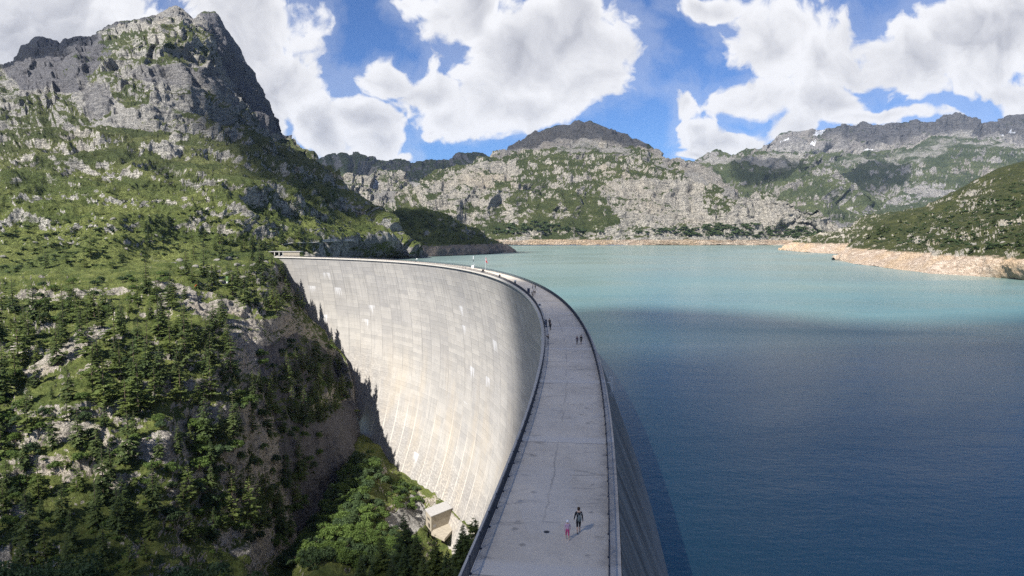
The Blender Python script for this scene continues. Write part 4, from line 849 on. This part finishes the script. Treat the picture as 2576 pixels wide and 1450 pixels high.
mass('far_forest', 'ridge_hill', [(940,560),(1010,530),(1065,528),(1134,560),(1200,592),(1250,615),(1200,620),(1000,615),(900,615)], 260, (9, 15), M['spruce'], 1)
mass('far_forest', 'mountain_left', [(760,440),(850,470),(940,570),(1000,612),(900,600),(780,560),(700,520)], 200, (7, 12), M['spruce'], 2)
mass('far_forest', 'mountain_left', [(0,470),(600,430),(760,520),(760,600),(500,600),(0,640)], 150, (5, 9), M['spruce'], 5)
mass('shrubbery', 'mountain_granite', [(1240,590),(1400,585),(1650,590),(1900,600),(2080,600),(2060,575),(1800,560),(1550,590),(1350,560),(1250,570)], 300, (6, 12), M['leafb'], 3, 'leaf')
mass('undergrowth', 'hillside', [(-100,720),(420,690),(700,700),(890,920),(890,1080),(760,1300),(640,1450),(-100,1450)], 260, (.9, 1.8), M['leaf'], 4, 'leaf', .75)
mass('undergrowth', 'mountain_left', [(0,560),(700,520),(980,610),(900,645),(560,650),(0,690)], 420, (1.2, 2.6), M['leafb'], 6, 'leaf', .7)
mass('undergrowth', 'shore_right', [(2180,610),(2300,550),(2576,450),(2620,640),(2470,630),(2330,620)], 420, (1.5, 3.2), M['leafb'], 7, 'leaf', .8)
for px, py, h in [(2210,588,14),(2224,584,16),(2236,582,12),(2186,600,14),(2265,560,8),(2440,636,9),(2455,600,8),(2330,606,9),(2560,618,10),(2500,560,8),(2380,560,8),(2140,606,7)]:
    plant('spruce_tree', pick('shore_right', px, py), h, 'lone dark spruce on the rocky slope above the right shore', 'spruces on the slope above the right shore', 'spruce', wide=1.5)
# stones
def stone(seed):
    import bmesh
    bm = bmesh.new(); bmesh.ops.create_icosphere(bm, subdivisions=3, radius=.5)
    V = np.array([v.co[:] for v in bm.verts]); n = fbm(V, .7, 4, .5, seed); n2 = fbm(V, .9, 2, .5, seed+4)
    V = V*(1+.55*n+.3*np.round(n2*3)/3)[:, None]*np.array([1.2, .95, .75])
    for v, c in zip(bm.verts, V): v.co = c
    me = bpy.data.meshes.new('boulder'); bm.to_mesh(me); bm.free(); me.materials.append(M['boulder']); return me
ST = [stone(500+i) for i in range(7)]
def boulder(P, d, label, group):
    o = bpy.data.objects.new('boulder', random.choice(ST)); COL.objects.link(o); o.location = (P[0], P[1], P[2]+d*.02); o.scale = (d, d, d*random.uniform(.7, 1)); o.rotation_euler = (random.uniform(-.3, .3), random.uniform(-.3, .3), random.random()*6.28)
    tag(o, label, 'boulder', group)
for i in range(40):
    px = random.uniform(770, 1005); py = random.uniform(637, 651); boulder(pick('mountain_left', px, py), random.uniform(3.0, 8.0), 'pale boulder of the rubble along the water by the far dam end', 'boulders by the far dam end')
for P in sample([(450,640),(690,650),(700,700),(560,720),(420,690)], 26, 'hillside', .9, 1.5, []): boulder(P, random.uniform(2.0, 5.5), 'pale boulder among the trees of the rocky knoll', 'boulders on the knoll')
for P in sample([(0,560),(560,520),(640,600),(300,640),(0,650)], 14, 'mountain_left', .9, 1.5, []): boulder(P, random.uniform(1.8, 4.2), 'weathered boulder lying on the open green alp', 'boulders on the alp')
for P in sample([(2180,615),(2330,560),(2576,460),(2610,640),(2430,630)], 20, 'shore_right', .9, 1.5, []): boulder(P, random.uniform(1.8, 4.2), 'weathered boulder on the slope above the right shore', 'boulders above the right shore')
# ------------------------------------------------------------------ railings
def railing(name, x, label):
    root = empty(name, tuple(on_crest(100.0, x))); tag(root, label, 'railing'); INV = Matrix.Translation(root.location).inverted()
    def own(o, stuff=False):
        o.parent = root; o.matrix_parent_inverse = INV
        if stuff: o['kind'] = 'stuff'
        return o
    pit = 3.3; ps = np.arange(-36, SB-4, pit); zb = .0 if x < 4 else .0
    def post(b, s):
        p = on_crest(s, x); q = on_crest(s+.3, x); a = math.atan2(q[1]-p[1], q[0]-p[0])
        b.box(p+[0, 0, .56], (.07, .09, 1.12), a); b.box(p+[0, 0, 1.135], (.11, .11, .05), a); b.box(p+[0, 0, .02], (.22, .2, .04), a)
    def panel(b, s, far):
        n = 23 if not far else 8; a0, a1 = on_crest(s+.06, x), on_crest(s+pit-.06, x)
        for z in (.10, 1.0): b.bar(a0+[0, 0, z], a1+[0, 0, z], .035)
        for k in range(1, n): 
            p = a0+(a1-a0)*k/n; b.bar(p+[0, 0, .10], p+[0, 0, 1.0], .024 if not far else .05)
    rest_p, rest_q = MB(), MB()
    for i, s in enumerate(ps):
        if i < 100:
            b = MB(); post(b, s); own(b.build('post', M['steel'])); b = MB(); panel(b, s, i > 45); own(b.build('panel', M['steel']))
        else:
            post(rest_p, s); panel(rest_q, s, True)
    own(rest_p.build('post', M['steel']), True); own(rest_q.build('panel', M['steel']), True)
    s = np.arange(-36, SB-4, 1.1); P = on_crest(s, np.full(len(s), x), 1.08); b = MB()
    for p, q in zip(P[:-1], P[1:]): b.bar(p, q, .07, .05)
    own(b.build('handrail', M['steel']))
railing('crest_railing', .04, 'dark steel railing with vertical bars on the gorge side of the dam crest')
railing('crest_railing', 8.38, 'dark steel railing with vertical bars on the lake side of the dam crest')
# ------------------------------------------------------------------ people
SK = (.52, .34, .25)
def person(px, py, h, face, label, top, legs, shin, shoes, hair, pose='walk', stride=.1, group=None, hood=False, crouch=0.0, phone=False, lift=0.0):
    g = ground(px, py, .004); J = {}; E = []; T = {}
    def j(n, p, r, tagn): J[n] = (np.array(p, float), r); T[n] = tagn
    dz = -crouch
    j('pelvis', (0, 0, .52+dz), .073, 'legs'); j('waist', (0, .005+crouch*.2, .61+dz), .068, 'top'); j('chest', (0, .012+crouch*.5, .735+dz), .078, 'top'); j('neck', (0, .015+crouch*.6, .84+dz), .030, 'skin')
    j('chin', (0, .028+crouch*.6, .875+dz), .040, 'skin'); j('skull', (0, .018+crouch*.6, .935+dz), .050, 'hair'); j('nose', (0, .078+crouch*.6, .905+dz), .009, 'skin')
    E += [('pelvis', 'waist'), ('waist', 'chest'), ('chest', 'neck'), ('neck', 'chin'), ('chin', 'skull'), ('chin', 'nose')]
    for sg, nm in ((-1, 'l'), (1, 'r')):
        st = stride*sg; k = 1 if st >= 0 else -1
        j('hip'+nm, (.048*sg, 0, .49+dz), .060, 'legs')
        if crouch: kn, an = (.07*sg, .16, .27), (.07*sg, -.02, .045)
        else:
            kn, an = (.052*sg, st*.55+.02, .275), (.055*sg, st, .045)
            if st < 0 and lift: kn, an = (.052*sg, st*.2+.03, .28), (.055*sg, st*1.1, .05+lift)
        j('knee'+nm, kn, .038, 'legs'); j('shin'+nm, tuple((np.array(kn)*.62+np.array(an)*.38)), .033, 'shin'); j('ankle'+nm, an, .024, 'shin')
        drop = -.028 if not (st < 0 and lift) else -.06
        j('heel'+nm, (an[0], an[1]-.012, max(.018, an[2]+drop+.004)), .022, 'shoe'); j('toe'+nm, (an[0]+.012*sg, an[1]+.085, max(.016, an[2]+drop*(1 if not lift else 1.2))), .020, 'shoe')
        E += [('pelvis', 'hip'+nm), ('hip'+nm, 'knee'+nm), ('knee'+nm, 'shin'+nm), ('shin'+nm, 'ankle'+nm), ('ankle'+nm, 'heel'+nm), ('heel'+nm, 'toe'+nm)]
        sy = .012+crouch*.5
        j('shoulder'+nm, (.098*sg, sy, .795+dz), .040, 'top')
        if pose == 'photo': el, wr = (.125*sg, sy+.10, .70), (.05*sg, sy+.20, .85)
        elif pose == 'pole' and sg < 0: el, wr = (-.135, sy-.01, .65), (-.16, sy+.09, .55)
        elif pose == 'pocket': el, wr = (.16*sg, sy-.05, .655), (.10*sg, sy+.03, .54)
        else: el, wr = (.135*sg, sy-st*.25, .645+dz), (.15*sg, sy-st*.55+.03, .515+dz)
        j('elbow'+nm, el, .028, 'top'); j('wrist'+nm, wr, .020, 'top')
        d = np.array(wr)-np.array(el); d /= np.linalg.norm(d); sd = np.array([0, 1.0, 0]); sd -= d*np.dot(sd, d); sd /= np.linalg.norm(sd)+1e-9
        if np.linalg.norm(sd) < .1: sd = np.array([1.0, 0, 0])
        pa = np.array(wr)+d*.045; j('palm'+nm, pa, .018, 'skin'); E += [('chest', 'shoulder'+nm), ('shoulder'+nm, 'elbow'+nm), ('elbow'+nm, 'wrist'+nm), ('wrist'+nm, 'palm'+nm)]
        for f, (o, l) in enumerate(((-.014, .040), (-.005, .047), (.005, .044), (.014, .034))):
            k1 = pa+sd*o+d*(.018+l*.45); k2 = pa+sd*o*1.1+d*(.014+l*.85)+np.array([-sg*.014, 0, 0])
            j(f'f{f}a'+nm, k1, .0058, 'skin'); j(f'f{f}b'+nm, k2, .005, 'skin'); E += [('palm'+nm, f'f{f}a'+nm), (f'f{f}a'+nm, f'f{f}b'+nm)]
        j('tha'+nm, pa+sd*.026+d*.002, .0065, 'skin'); j('thb'+nm, pa+sd*.034+d*.026, .0055, 'skin'); E += [('palm'+nm, 'tha'+nm), ('tha'+nm, 'thb'+nm)]
    names = list(J); idx = {n: i for i, n in enumerate(names)}
    me = bpy.data.meshes.new('person'); me.from_pydata([tuple(J[n][0]*h) for n in names], [(idx[a], idx[b]) for a, b in E], []); me.update()
    o = bpy.data.objects.new('person', me); COL.objects.link(o)
    md = o.modifiers.new('skin', 'SKIN'); md.use_smooth_shade = True; sd_ = me.skin_vertices[0].data
    for i, n in enumerate(names): sd_[i].radius = (J[n][1]*h, J[n][1]*h); sd_[i].use_root = (n == 'pelvis')
    sb = o.modifiers.new('sub', 'SUBSURF'); sb.levels = 1; sb.render_levels = 1
    dg = bpy.context.evaluated_depsgraph_get(); m2 = bpy.data.meshes.new_from_object(o.evaluated_get(dg)); m2.name = 'person'
    o.modifiers.clear(); o.data = m2; bpy.data.meshes.remove(me)
    cols = {'top': top, 'legs': legs, 'shin': shin, 'shoe': shoes, 'hair': hair, 'skin': SK}; order = list(cols)
    m2.materials.clear()
    for k in order: m2.materials.append(cloth(cols[k]))
    smp = []; lab = []
    for a, b in E:
        for t in np.linspace(0, 1, 7): smp.append((J[a][0]*(1-t)+J[b][0]*t)*h); lab.append(order.index(T[b] if t > .5 else T[a]))
    smp = np.array(smp); lab = np.array(lab); c = np.zeros(len(m2.polygons)*3); m2.polygons.foreach_get('center', c); c = c.reshape(-1, 3)
    m2.polygons.foreach_set('material_index', lab[np.argmin(((c[:, None]-smp[None])**2).sum(2), 1)].astype(np.int32)); m2.polygons.foreach_set('use_smooth', np.ones(len(m2.polygons), bool))
    o.location = tuple(g); o.rotation_euler = (0, 0, face); tag(o, label, 'person', group)
    # hair or hood as a cap over the skull
    b = MB(); s0 = J['skull'][0]*h; r0 = .058*h if not hood else .066*h
    b.lathe(tuple(s0), [(r0*.75, -.055*h), (r0, -.02*h), (r0*1.03, .01*h), (r0*.8, .045*h), (r0*.35, .062*h), (r0*.02, .066*h)], 12); 
    hc = b.build('hair' if not hood else 'hood', cloth(hair), o, True); hc.scale = (1, 1, 1)
    hc.data.transform(Matrix.Translation(Vector((0, -.010*h, 0))))
    if phone:
        w_ = Matrix.Translation(o.location) @ Matrix.Rotation(face, 4, 'Z')
        pb = MB(); pb.box((0, 0, 0), (.15, .012, .08)); pb.box((.05, .009, .02), (.02, .008, .02), m=0); q = pb.build('phone', M['black']); q.location = w_ @ Vector((0, .245*h, .90*h)); q.rotation_euler = (0, 0, face)
        tag(q, 'black phone held up by the child taking a photo', 'phone')
    return o, J, h
CL = {}
def cloth(c):
    c = tuple(c)
    if c not in CL: CL[c] = plain('cloth', c, .85, .15, 30)
    return CL[c]
BK = (.012, .012, .016); DK = (.03, .03, .04); GY = (.2, .2, .21); NV = (.02, .025, .05); PLUM = (.045, .022, .05); WH = (.7, .7, .7)
man, JM, hm_ = person(1455.5, 1342, 1.86, .05, 'man in black top and shorts with grey backpack walking away beside the girl', BK, BK, SK, BK, (.05, .028, .018), 'walk', .10, lift=.05)
girl, JG, hg_ = person(1427.5, 1359, 1.40, .12, 'little girl in pale lilac jacket and pink shorts walking away', (.50, .34, .42), (.50, .07, .18), SK, WH, (.74, .70, .74), 'walk', -.10, hood=True)
person(1384.5, 831.4, 1.80, .3, 'person in long black clothes standing nearest the dark info panel', BK, BK, BK, BK, BK, 'pocket', .02)
person(1382.5, 822.5, 1.85, -.4, 'person in black half hidden behind the one at the info panel', BK, DK, BK, BK, BK, 'pocket', .02)
person(1379.3, 866, 1.84, 1.9, 'child in black top and grey trousers taking a photo at the railing', BK, (.30, .30, .31), (.26, .26, .27), BK, BK, 'photo', .02, phone=True)
person(1451.7, 867, 1.62, 3.0, 'woman in plum jacket walking with a trekking pole', PLUM, (.05, .05, .06), (.07, .07, .08), BK, BK, 'pole', .07)
person(1461.7, 866.3, 1.78, 3.2, 'man in black jacket and shorts beside the woman with the pole', BK, BK, SK, BK, BK, 'walk', .11)
person(1340.3, 728.2, 1.66, 2.8, 'person with grey top, on the left of a walking pair near the sunlit crest', GY, BK, BK, BK, BK, 'walk', .06)
person(1346.3, 728.2, 1.70, 3.3, 'person all in black, on the right of a walking pair near the sunlit crest', BK, BK, DK, BK, BK, 'walk', .06)
person(1338.3, 742.6, 1.75, 3.0, 'person with white cap and pale shirt in the group by the second info panel', (.35, .35, .36), BK, BK, BK, WH, 'walk', .05)
person(1342.4, 740.5, 1.50, 2.0, 'shorter person in black in the middle of the group by the second info panel', BK, BK, BK, BK, BK, 'walk', .03)
person(1345.6, 742.8, 1.62, 3.6, 'person in black with bare shins at the right of the group', BK, BK, SK, BK, BK, 'walk', .06)
person(1341.2, 747.6, 1.65, 2.4, 'person in black crouching in front of the group', BK, BK, BK, BK, BK, 'walk', 0, crouch=.24)
for px, py, lab, tp in [(1165,676.2,'tiny dark figure at the railing on the sunlit far crest',BK), (1172,677.4,'tiny grey figure beside the dark one on the far crest',GY), (1182.4,679.6,'tiny black figure nearest the white mast box on the far crest',BK)]:
    person(px, py, 1.75, 1.5, lab, tp, DK, DK, BK, BK, 'walk', .04)
for px, py, lab in [(1035,658.6,'leftmost of three tiny figures on the far left crest'), (1041.5,659,'middle of three tiny figures on the far left crest'), (1045,659.2,'rightmost of three tiny figures on the far left crest')]:
    person(px, py, 1.72, 2.0, lab, DK, DK, DK, BK, BK, 'walk', .05)
# things carried
def local(o, p): return Matrix.Translation(o.location) @ Matrix.Rotation(o.rotation_euler.z, 4, 'Z') @ Vector(p)
bp = empty('backpack', local(man, (.03, -.175, 1.10)), man.rotation_euler.z); tag(bp, 'grey green backpack on the back of the man in black', 'backpack')
b = MB(); b.lathe((0, 0, 0), [(.06, -.20), (.115, -.17), (.135, -.05), (.125, .10), (.085, .21), (.03, .25)], 14); o = b.build('bag', cloth((.15, .17, .165)), bp, True); o.scale = (1.05, .65, 1)
b = MB(); b.lathe((0, -.075, -.06), [(.04, -.08), (.085, -.05), (.085, .04), (.03, .08)], 12); o = b.build('pocket', cloth((.11, .125, .12)), bp, True); o.scale = (1, .8, 1)
for sg in (-1, 1):
    b = MB(); pts = [(.05*sg, .04, .20), (.11*sg, .07, .30), (.13*sg, .16, .36), (.12*sg, .27, .26)]
    for p, q in zip(pts[:-1], pts[1:]): b.bar(p, q, .045, .016)
    b.build('strap', cloth((.30, .32, .32)), bp)
pp = ground(1445.5, 868, 0); b = MB(); wv_ = ground(1449.4, 867, 0); b.bar((0, 0, 0), (float(wv_[0]-pp[0])*.62, float(wv_[1]-pp[1])*.6, .92), .022, n=6); b.bar((0, 0, .05), (0, 0, .06), .08, n=8)
tp_ = b.build('trekking_pole', M['galv']); tp_.location = tuple(pp); tag(tp_, 'thin grey trekking pole held by the woman in the plum jacket', 'trekking pole')
# ------------------------------------------------------------------ things on the crest
def heading(s): 
    n = cnorm(s); return math.atan2(n[1], n[0])
def at(px, py): s, x = crest_at(px, py); return s, ground(px, py, .004)
s, g = at(1372.6, 823.7); e = empty('info_panel', tuple(g), .10); tag(e, 'tall dark navy information panel with white marks beside the two people in black', 'info panel')
b = MB(); b.box((0, 0, .86), (.62, .07, 1.66)); b.build('board', M['navy'], e); b = MB(); b.box((0, 0, .02), (.7, .3, .05)); b.build('base', M['iron'], e)
b = MB()
for x, z, w_, h_ in [(-.2, 1.5, .09, .13), (-.2, 1.42, .05, .05), (.02, 1.18, .035, .28), (.09, 1.2, .03, .22), (.02, .78, .03, .12), (.1, .8, .025, .16), (-.02, .36, .04, .2), (.06, .36, .04, .24), (.13, .34, .03, .18)]: b.box((x, -.038, z), (w_, .006, h_))
b.build('white_marks', M['white'], e)
s, g = at(1329.6, 738); e = empty('info_panel', tuple(g), .4); tag(e, 'plain dark panel beside the group of people farther along the crest', 'info panel')
b = MB(); b.box((0, 0, .86), (.95, .07, 1.66)); b.build('board', M['navy'], e); b = MB(); b.box((0, 0, .02), (1.0, .3, .05)); b.build('base', M['iron'], e)
s, g = at(1296, 715.2); e = empty('info_panel', tuple(g), .6); tag(e, 'dark panel with a white top on the sunlit crest', 'info panel')
b = MB(); b.box((0, 0, .55), (.8, .1, 1.0)); b.build('board', M['black'], e); b = MB(); b.box((0, 0, 1.3), (.98, .12, .5)); b.box((0, -.07, 1.3), (.8, .02, .36)); b.build('header', M['galv'], e)
s, g = at(1257, 698.3); e = empty('litter_bin', tuple(g), .8); tag(e, 'black litter bin behind the railing on the sunlit crest', 'litter bin')
b = MB(); b.lathe((0, 0, 0), [(.38, 0), (.42, .9), (.40, 1.05)], 14); b.build('body', M['black'], e); b = MB(); b.lathe((0, 0, 1.05), [(.44, 0), (.44, .08), (.2, .3), (.05, .34)], 14); b.build('lid', M['black'], e)
s, g = at(1357.2, 778.5); e = empty('lectern_sign', tuple(g), .3); tag(e, 'small sign with a dark picture in a white frame on a post by the railing', 'sign')
b = MB(); b.box((0, 0, 1.2), (.82, .06, .62)); b.build('frame', M['white'], e); b = MB(); b.box((0, -.035, 1.2), (.68, .02, .48)); b.build('picture', M['navy'], e); b = MB(); b.box((0, .02, .45), (.34, .08, .9)); b.build('post', M['white'], e)
s, g = at(1215, 686); e = empty('a_frame_sign', tuple(g), .6); tag(e, 'dark folding A-frame board standing by the railing near the flag', 'sign')
for sg in (-1, 1):
    b = MB(); b.bar((-.75*sg, 0, 0), (0, .0, 1.55), .25, .7); b.build('leaf', M['iron'], e)
# flag
s, g = at(1221.5, 684.2); e = empty('flagpole', tuple(g)); tag(e, 'thin pale flagpole on the dam crest carrying a limp flag', 'flagpole')
b = MB(); b.bar((0, 0, 0), (0, 0, 7.9), .12, n=8); b.build('pole', M['galv'], e); b = MB(); b.lathe((0, 0, 0), [(.25, 0), (.25, .15), (.1, .25)], 10); b.build('foot', M['conc2'], e); b = MB(); b.lathe((0, 0, 7.9), [(.07, 0), (.1, .08), (.02, .16)], 8); b.build('finial', M['galv'], e)
nu, nv = 30, 30; V = []; MI = []
for i in range(nu+1):
    for k in range(nv+1):
        u, v = i/nu, k/nv     # u along the fly, v down the hoist; it hangs in folds
        x = .06+u*1.05*(.55+.45*v); y = .16*math.sin(u*9+v*2)*u**.6; z = 7.75-v*2.5-u*1.15*(1-.25*v)+.08*math.sin(u*7)
        V.append((x, y, z))
F = []
for i in range(nu):
    for k in range(nv):
        a = i*(nv+1)+k; F.append((a, a+nv+1, a+nv+2, a+1)); u, v = (i+.5)/nu, (k+.5)/nv
        MI.append(1 if ((abs(u-.5) < .115 and abs(v-.5) < .33) or (abs(v-.5) < .115 and abs(u-.5) < .33)) else 0)
fm = bpy.data.meshes.new('flag'); fm.from_pydata(V, [], F); fm.polygons.foreach_set('material_index', MI); fm.polygons.foreach_set('use_smooth', [True]*len(F)); fm.update()
fl = link('flag', fm, [plain('flag_red', (.42, .015, .02), .8, .1), M['white']]); md = fl.modifiers.new('t', 'SOLIDIFY'); md.thickness = .02; fl.location = tuple(g); fl.rotation_euler = (0, 0, .5); tag(fl, 'limp red flag with a white cross hanging from the pole on the crest', 'flag')
# mast with a white cabinet
s, g = at(1189.2, 674.6); e = empty('striped_mast', tuple(g)); tag(e, 'thin mast with a white and black upper part above a white cabinet on the crest', 'mast')
b = MB(); b.box((0, 0, .75), (1.3, .8, 1.5)); b.box((0, 0, 1.54), (1.45, .95, .08)); b.build('cabinet', M['white'], e); b = MB(); b.bar((.4, 0, 1.5), (.4, 0, 3.6), .09, n=8); b.build('pole', M['galv'], e)
b = MB(); b.bar((.4, 0, 3.6), (.4, 0, 5.1), .30, n=10); b.build('sleeve', M['black'], e); b = MB(); b.bar((.4, 0, 5.1), (.4, 0, 7.0), .30, n=10); b.build('sleeve', M['white'], e); b = MB(); b.bar((.75, 0, 1.6), (1.3, 0, 2.3), .12, n=6); b.build('arm', M['galv'], e)
# lattice gauge mast standing proud of the lake-side face
G0 = pt(1540.5, 949, 94.0); G1 = pt(1538.5, 999, 94.0); e = empty('lattice_mast', tuple(G1)); tag(e, 'slim zigzag metal gauge mast on the lake side of the dam crest', 'gauge mast')
H = float(G0[2]-G1[2]); b = MB()
for x in (-.10, .10): b.bar((x, 0, 0), (x, 0, H), .035)
b.build('rail', M['galv'], e); b = MB(); n = 14
for i in range(n): b.bar((-.10 if i % 2 else .10, 0, H*i/n), (.10 if i % 2 else -.10, 0, H*(i+1)/n), .045)
b.build('zigzag', M['galv'], e)
for f, l in ((.02, .45), (.17, .8), (.72, .62), (.985, .3)):
    b = MB(); b.bar((-.1, 0, H*f), (-.1-l, .05, H*f), .12, .08); b.build('bracket', M['galv'], e)
# white boat on the lake
P = ground(1049.4, 653, WATER); e = empty('small_boat', tuple(P), .5); tag(e, 'tiny white boat moored on the lake behind the far crest', 'boat')
b = MB(); V = []; 
for x, wd in ((-1.5, .7), (-.6, .9), (.6, .85), (1.4, .45), (1.9, .05)):
    V += [(x, -wd, .75), (x, -wd*.6, -.1), (x, wd*.6, -.1), (x, wd, .75)]
F = [(4*i+a, 4*i+a+1, 4*i+a+5, 4*i+a+4) for i in range(4) for a in range(3)]+[(4*i+3, 4*i, 4*i+4, 4*i+7) for i in range(4)]+[(0, 3, 2, 1)]
b.add(V, F); b.build('hull', M['white'], e); b = MB(); b.box((-.3, 0, 1.1), (1.3, 1.1, .7), taper=.85); b.build('cabin', M['white'], e)
# ------------------------------------------------------------------ valve house at the toe of the dam
yv = faceY(1128, 1275); zr = float(pt(1128, 1275, yv-4)[2]); A = [ground(x, y, zr) for x, y in ((1085, 1299), (1135.7, 1278.5), (1121.4, 1261.6), (1070.8, 1281))]
c0 = sum(A)/4; hgt = 8.6; e = empty('valve_house', (float(c0[0]), float(c0[1]), zr-hgt)); tag(e, 'small flat roofed concrete house at the toe of the dam', 'building'); off = np.array(e.location)
B_ = [a-off for a in A]; lo = np.array([0, 0, -hgt])
def quadbox(b, q, z0, z1, grow=1.0):
    m_ = sum(q)/4; V = [(m_+(p-m_)*grow)*[1, 1, 0]+[0, 0, z0] for p in q]+[(m_+(p-m_)*grow)*[1, 1, 0]+[0, 0, z1] for p in q]
    b.add(V, [(3, 2, 1, 0), (4, 5, 6, 7), (0, 1, 5, 4), (1, 2, 6, 5), (2, 3, 7, 6), (3, 0, 4, 7)])
b = MB(); quadbox(b, B_, -1, hgt-.45); b.build('wall', M['aged'], e); b = MB(); quadbox(b, B_, hgt-.447, hgt, 1.06); b.build('roof', M['conc2'], e)
def onwall(i, u, z, o=.02):
    p, q = B_[i], B_[(i+1) % 4]; r_ = p+(q-p)*u; n_ = np.cross(q-p, [0, 0, 1.0]); n_ /= np.linalg.norm(n_); m_ = sum(B_)/4
    if np.dot(n_, r_-m_) < 0: n_ = -n_
    r_ = r_+n_*o; r_[2] = z; return r_
for nm, wi, u0, u1, z0, z1, mt in (('door', 3, .45, .75, 0, 2.6, 'iron'), ('shutter', 0, .08, .22, 1.2, 2.8, 'conc2'), ('window', 3, .3, .7, 4.2, 5.4, 'iron')):
    b = MB(); V = [onwall(wi, u0, z0), onwall(wi, u1, z0), onwall(wi, u1, z1), onwall(wi, u0, z1)]; V += [onwall(wi, u0, z0, -.05), onwall(wi, u1, z0, -.05), onwall(wi, u1, z1, -.05), onwall(wi, u0, z1, -.05)]
    b.add(V, [(0, 1, 2, 3), (7, 6, 5, 4), (0, 4, 5, 1), (1, 5, 6, 2), (2, 6, 7, 3), (3, 7, 4, 0)]); b.build(nm, M[mt], e)
b = MB(); T_ = [ground(x, y, zr-hgt)-off for x, y in ((1085, 1340), (1118, 1356), (1148, 1322), (1112, 1302))]; quadbox(b, T_, -1.6, -.02); b.build('terrace', M['aged'], e)
VH = [np.array(a) for a in A]; VHZ = zr
# access gallery at the far end of the crest
Yg = 592.; X0, X1 = (679-CX)/FD*Yg, (754-CX)/FD*Yg; e = empty('access_gallery', (X0, Yg, -1.2)); tag(e, 'low concrete gallery with open bays at the far end of the dam', 'gallery'); Lg = X1-X0
b = MB(); b.box((Lg/2, 4, 5.3), (Lg+1.5, 9, .5)); b.build('roof', M['conc2'], e)
for x in (.3, 4.2, 8.2, 11.6): b = MB(); b.box((x, .2, 2.4), (.6, .7, 5.6)); b.build('column', M['conc'], e)
b = MB(); b.box((11.9+(Lg-11.9)/2, .3, 2.1), (Lg-11.9, .6, 6.0)); b.build('wall', M['aged'], e); b = MB(); b.box((5.9, 8.2, 2.4), (12.2, .5, 5.6)); b.build('rear_wall', M['conc2'], e)
b = MB()
for x in (2.2, 6.2, 10): b.box((x, 2.0, .4), (3.2, 3.4, 3.0), taper=.6)
b.build('ramp_block', M['conc'], e)
# road and its retaining wall under the rock
def track(px0, px1, f, step=7):
    xs = np.arange(px0, px1, step); P = np.array([pick('mountain_left', x, f(x)) for x in xs]); k = 7
    return np.stack([np.convolve(np.pad(P[:, i], k//2, mode='edge'), np.ones(k)/k, 'valid') for i in range(3)], 1)
rd = track(705, 985, lambda x: np.interp(x, [700, 725, 780, 870, 985], [616, 612, 611, 607, 611])); b = MB()
for p, q in zip(rd[:-1], rd[1:]): b.bar(p+[0, 0, .7], q+[0, 0, .7], 3.6, .5)
tag(b.build('road', M['conc']), kind='structure')
o0 = rd[14]; w1 = MB()
for p, q in zip(rd[14:-1], rd[15:]): w1.bar(p-o0+[0, 4.2, 1.6], q-o0+[0, 4.2, 1.6], .6, 2.8)
rw = w1.build('retaining_wall', M['conc2']); rw.location = tuple(o0); tag(rw, 'long low grey retaining wall of the lakeside road below the dark flank', 'wall')
# knoll
P = pick('hillside', 497, 722); e = empty('dome_tent', tuple(P)); tag(e, 'small orange dome tent on the rocky knoll', 'tent'); b = MB(); b.lathe((0, 0, -.2), [(1.25, 0), (1.2, .5), (.95, 1.1), (.5, 1.6), (.05, 1.78)], 14); b.build('canopy', plain('tent_orange', (.60, .09, .02), .7, .1), e, True); b = MB(); b.box((.3, -1.05, .35), (.7, .12, .9), taper=.6); b.build('door', plain('tent_door', (.55, .4, .3), .8, .1), e)
P = pick('hillside', 572, 714); e = empty('survey_pillar', tuple(P)); tag(e, 'tall green and white survey pillar on the grassy knoll', 'pillar'); b = MB(); b.lathe((0, 0, 0), [(.35, -.3), (.6, 1.8)], 10); b.build('base', M['white'], e); b = MB(); b.box((0, 0, 3.6), (1.5, .4, 3.6), taper=1.15); b.build('board', plain('board_green', (.10, .18, .06), .7, .15), e)
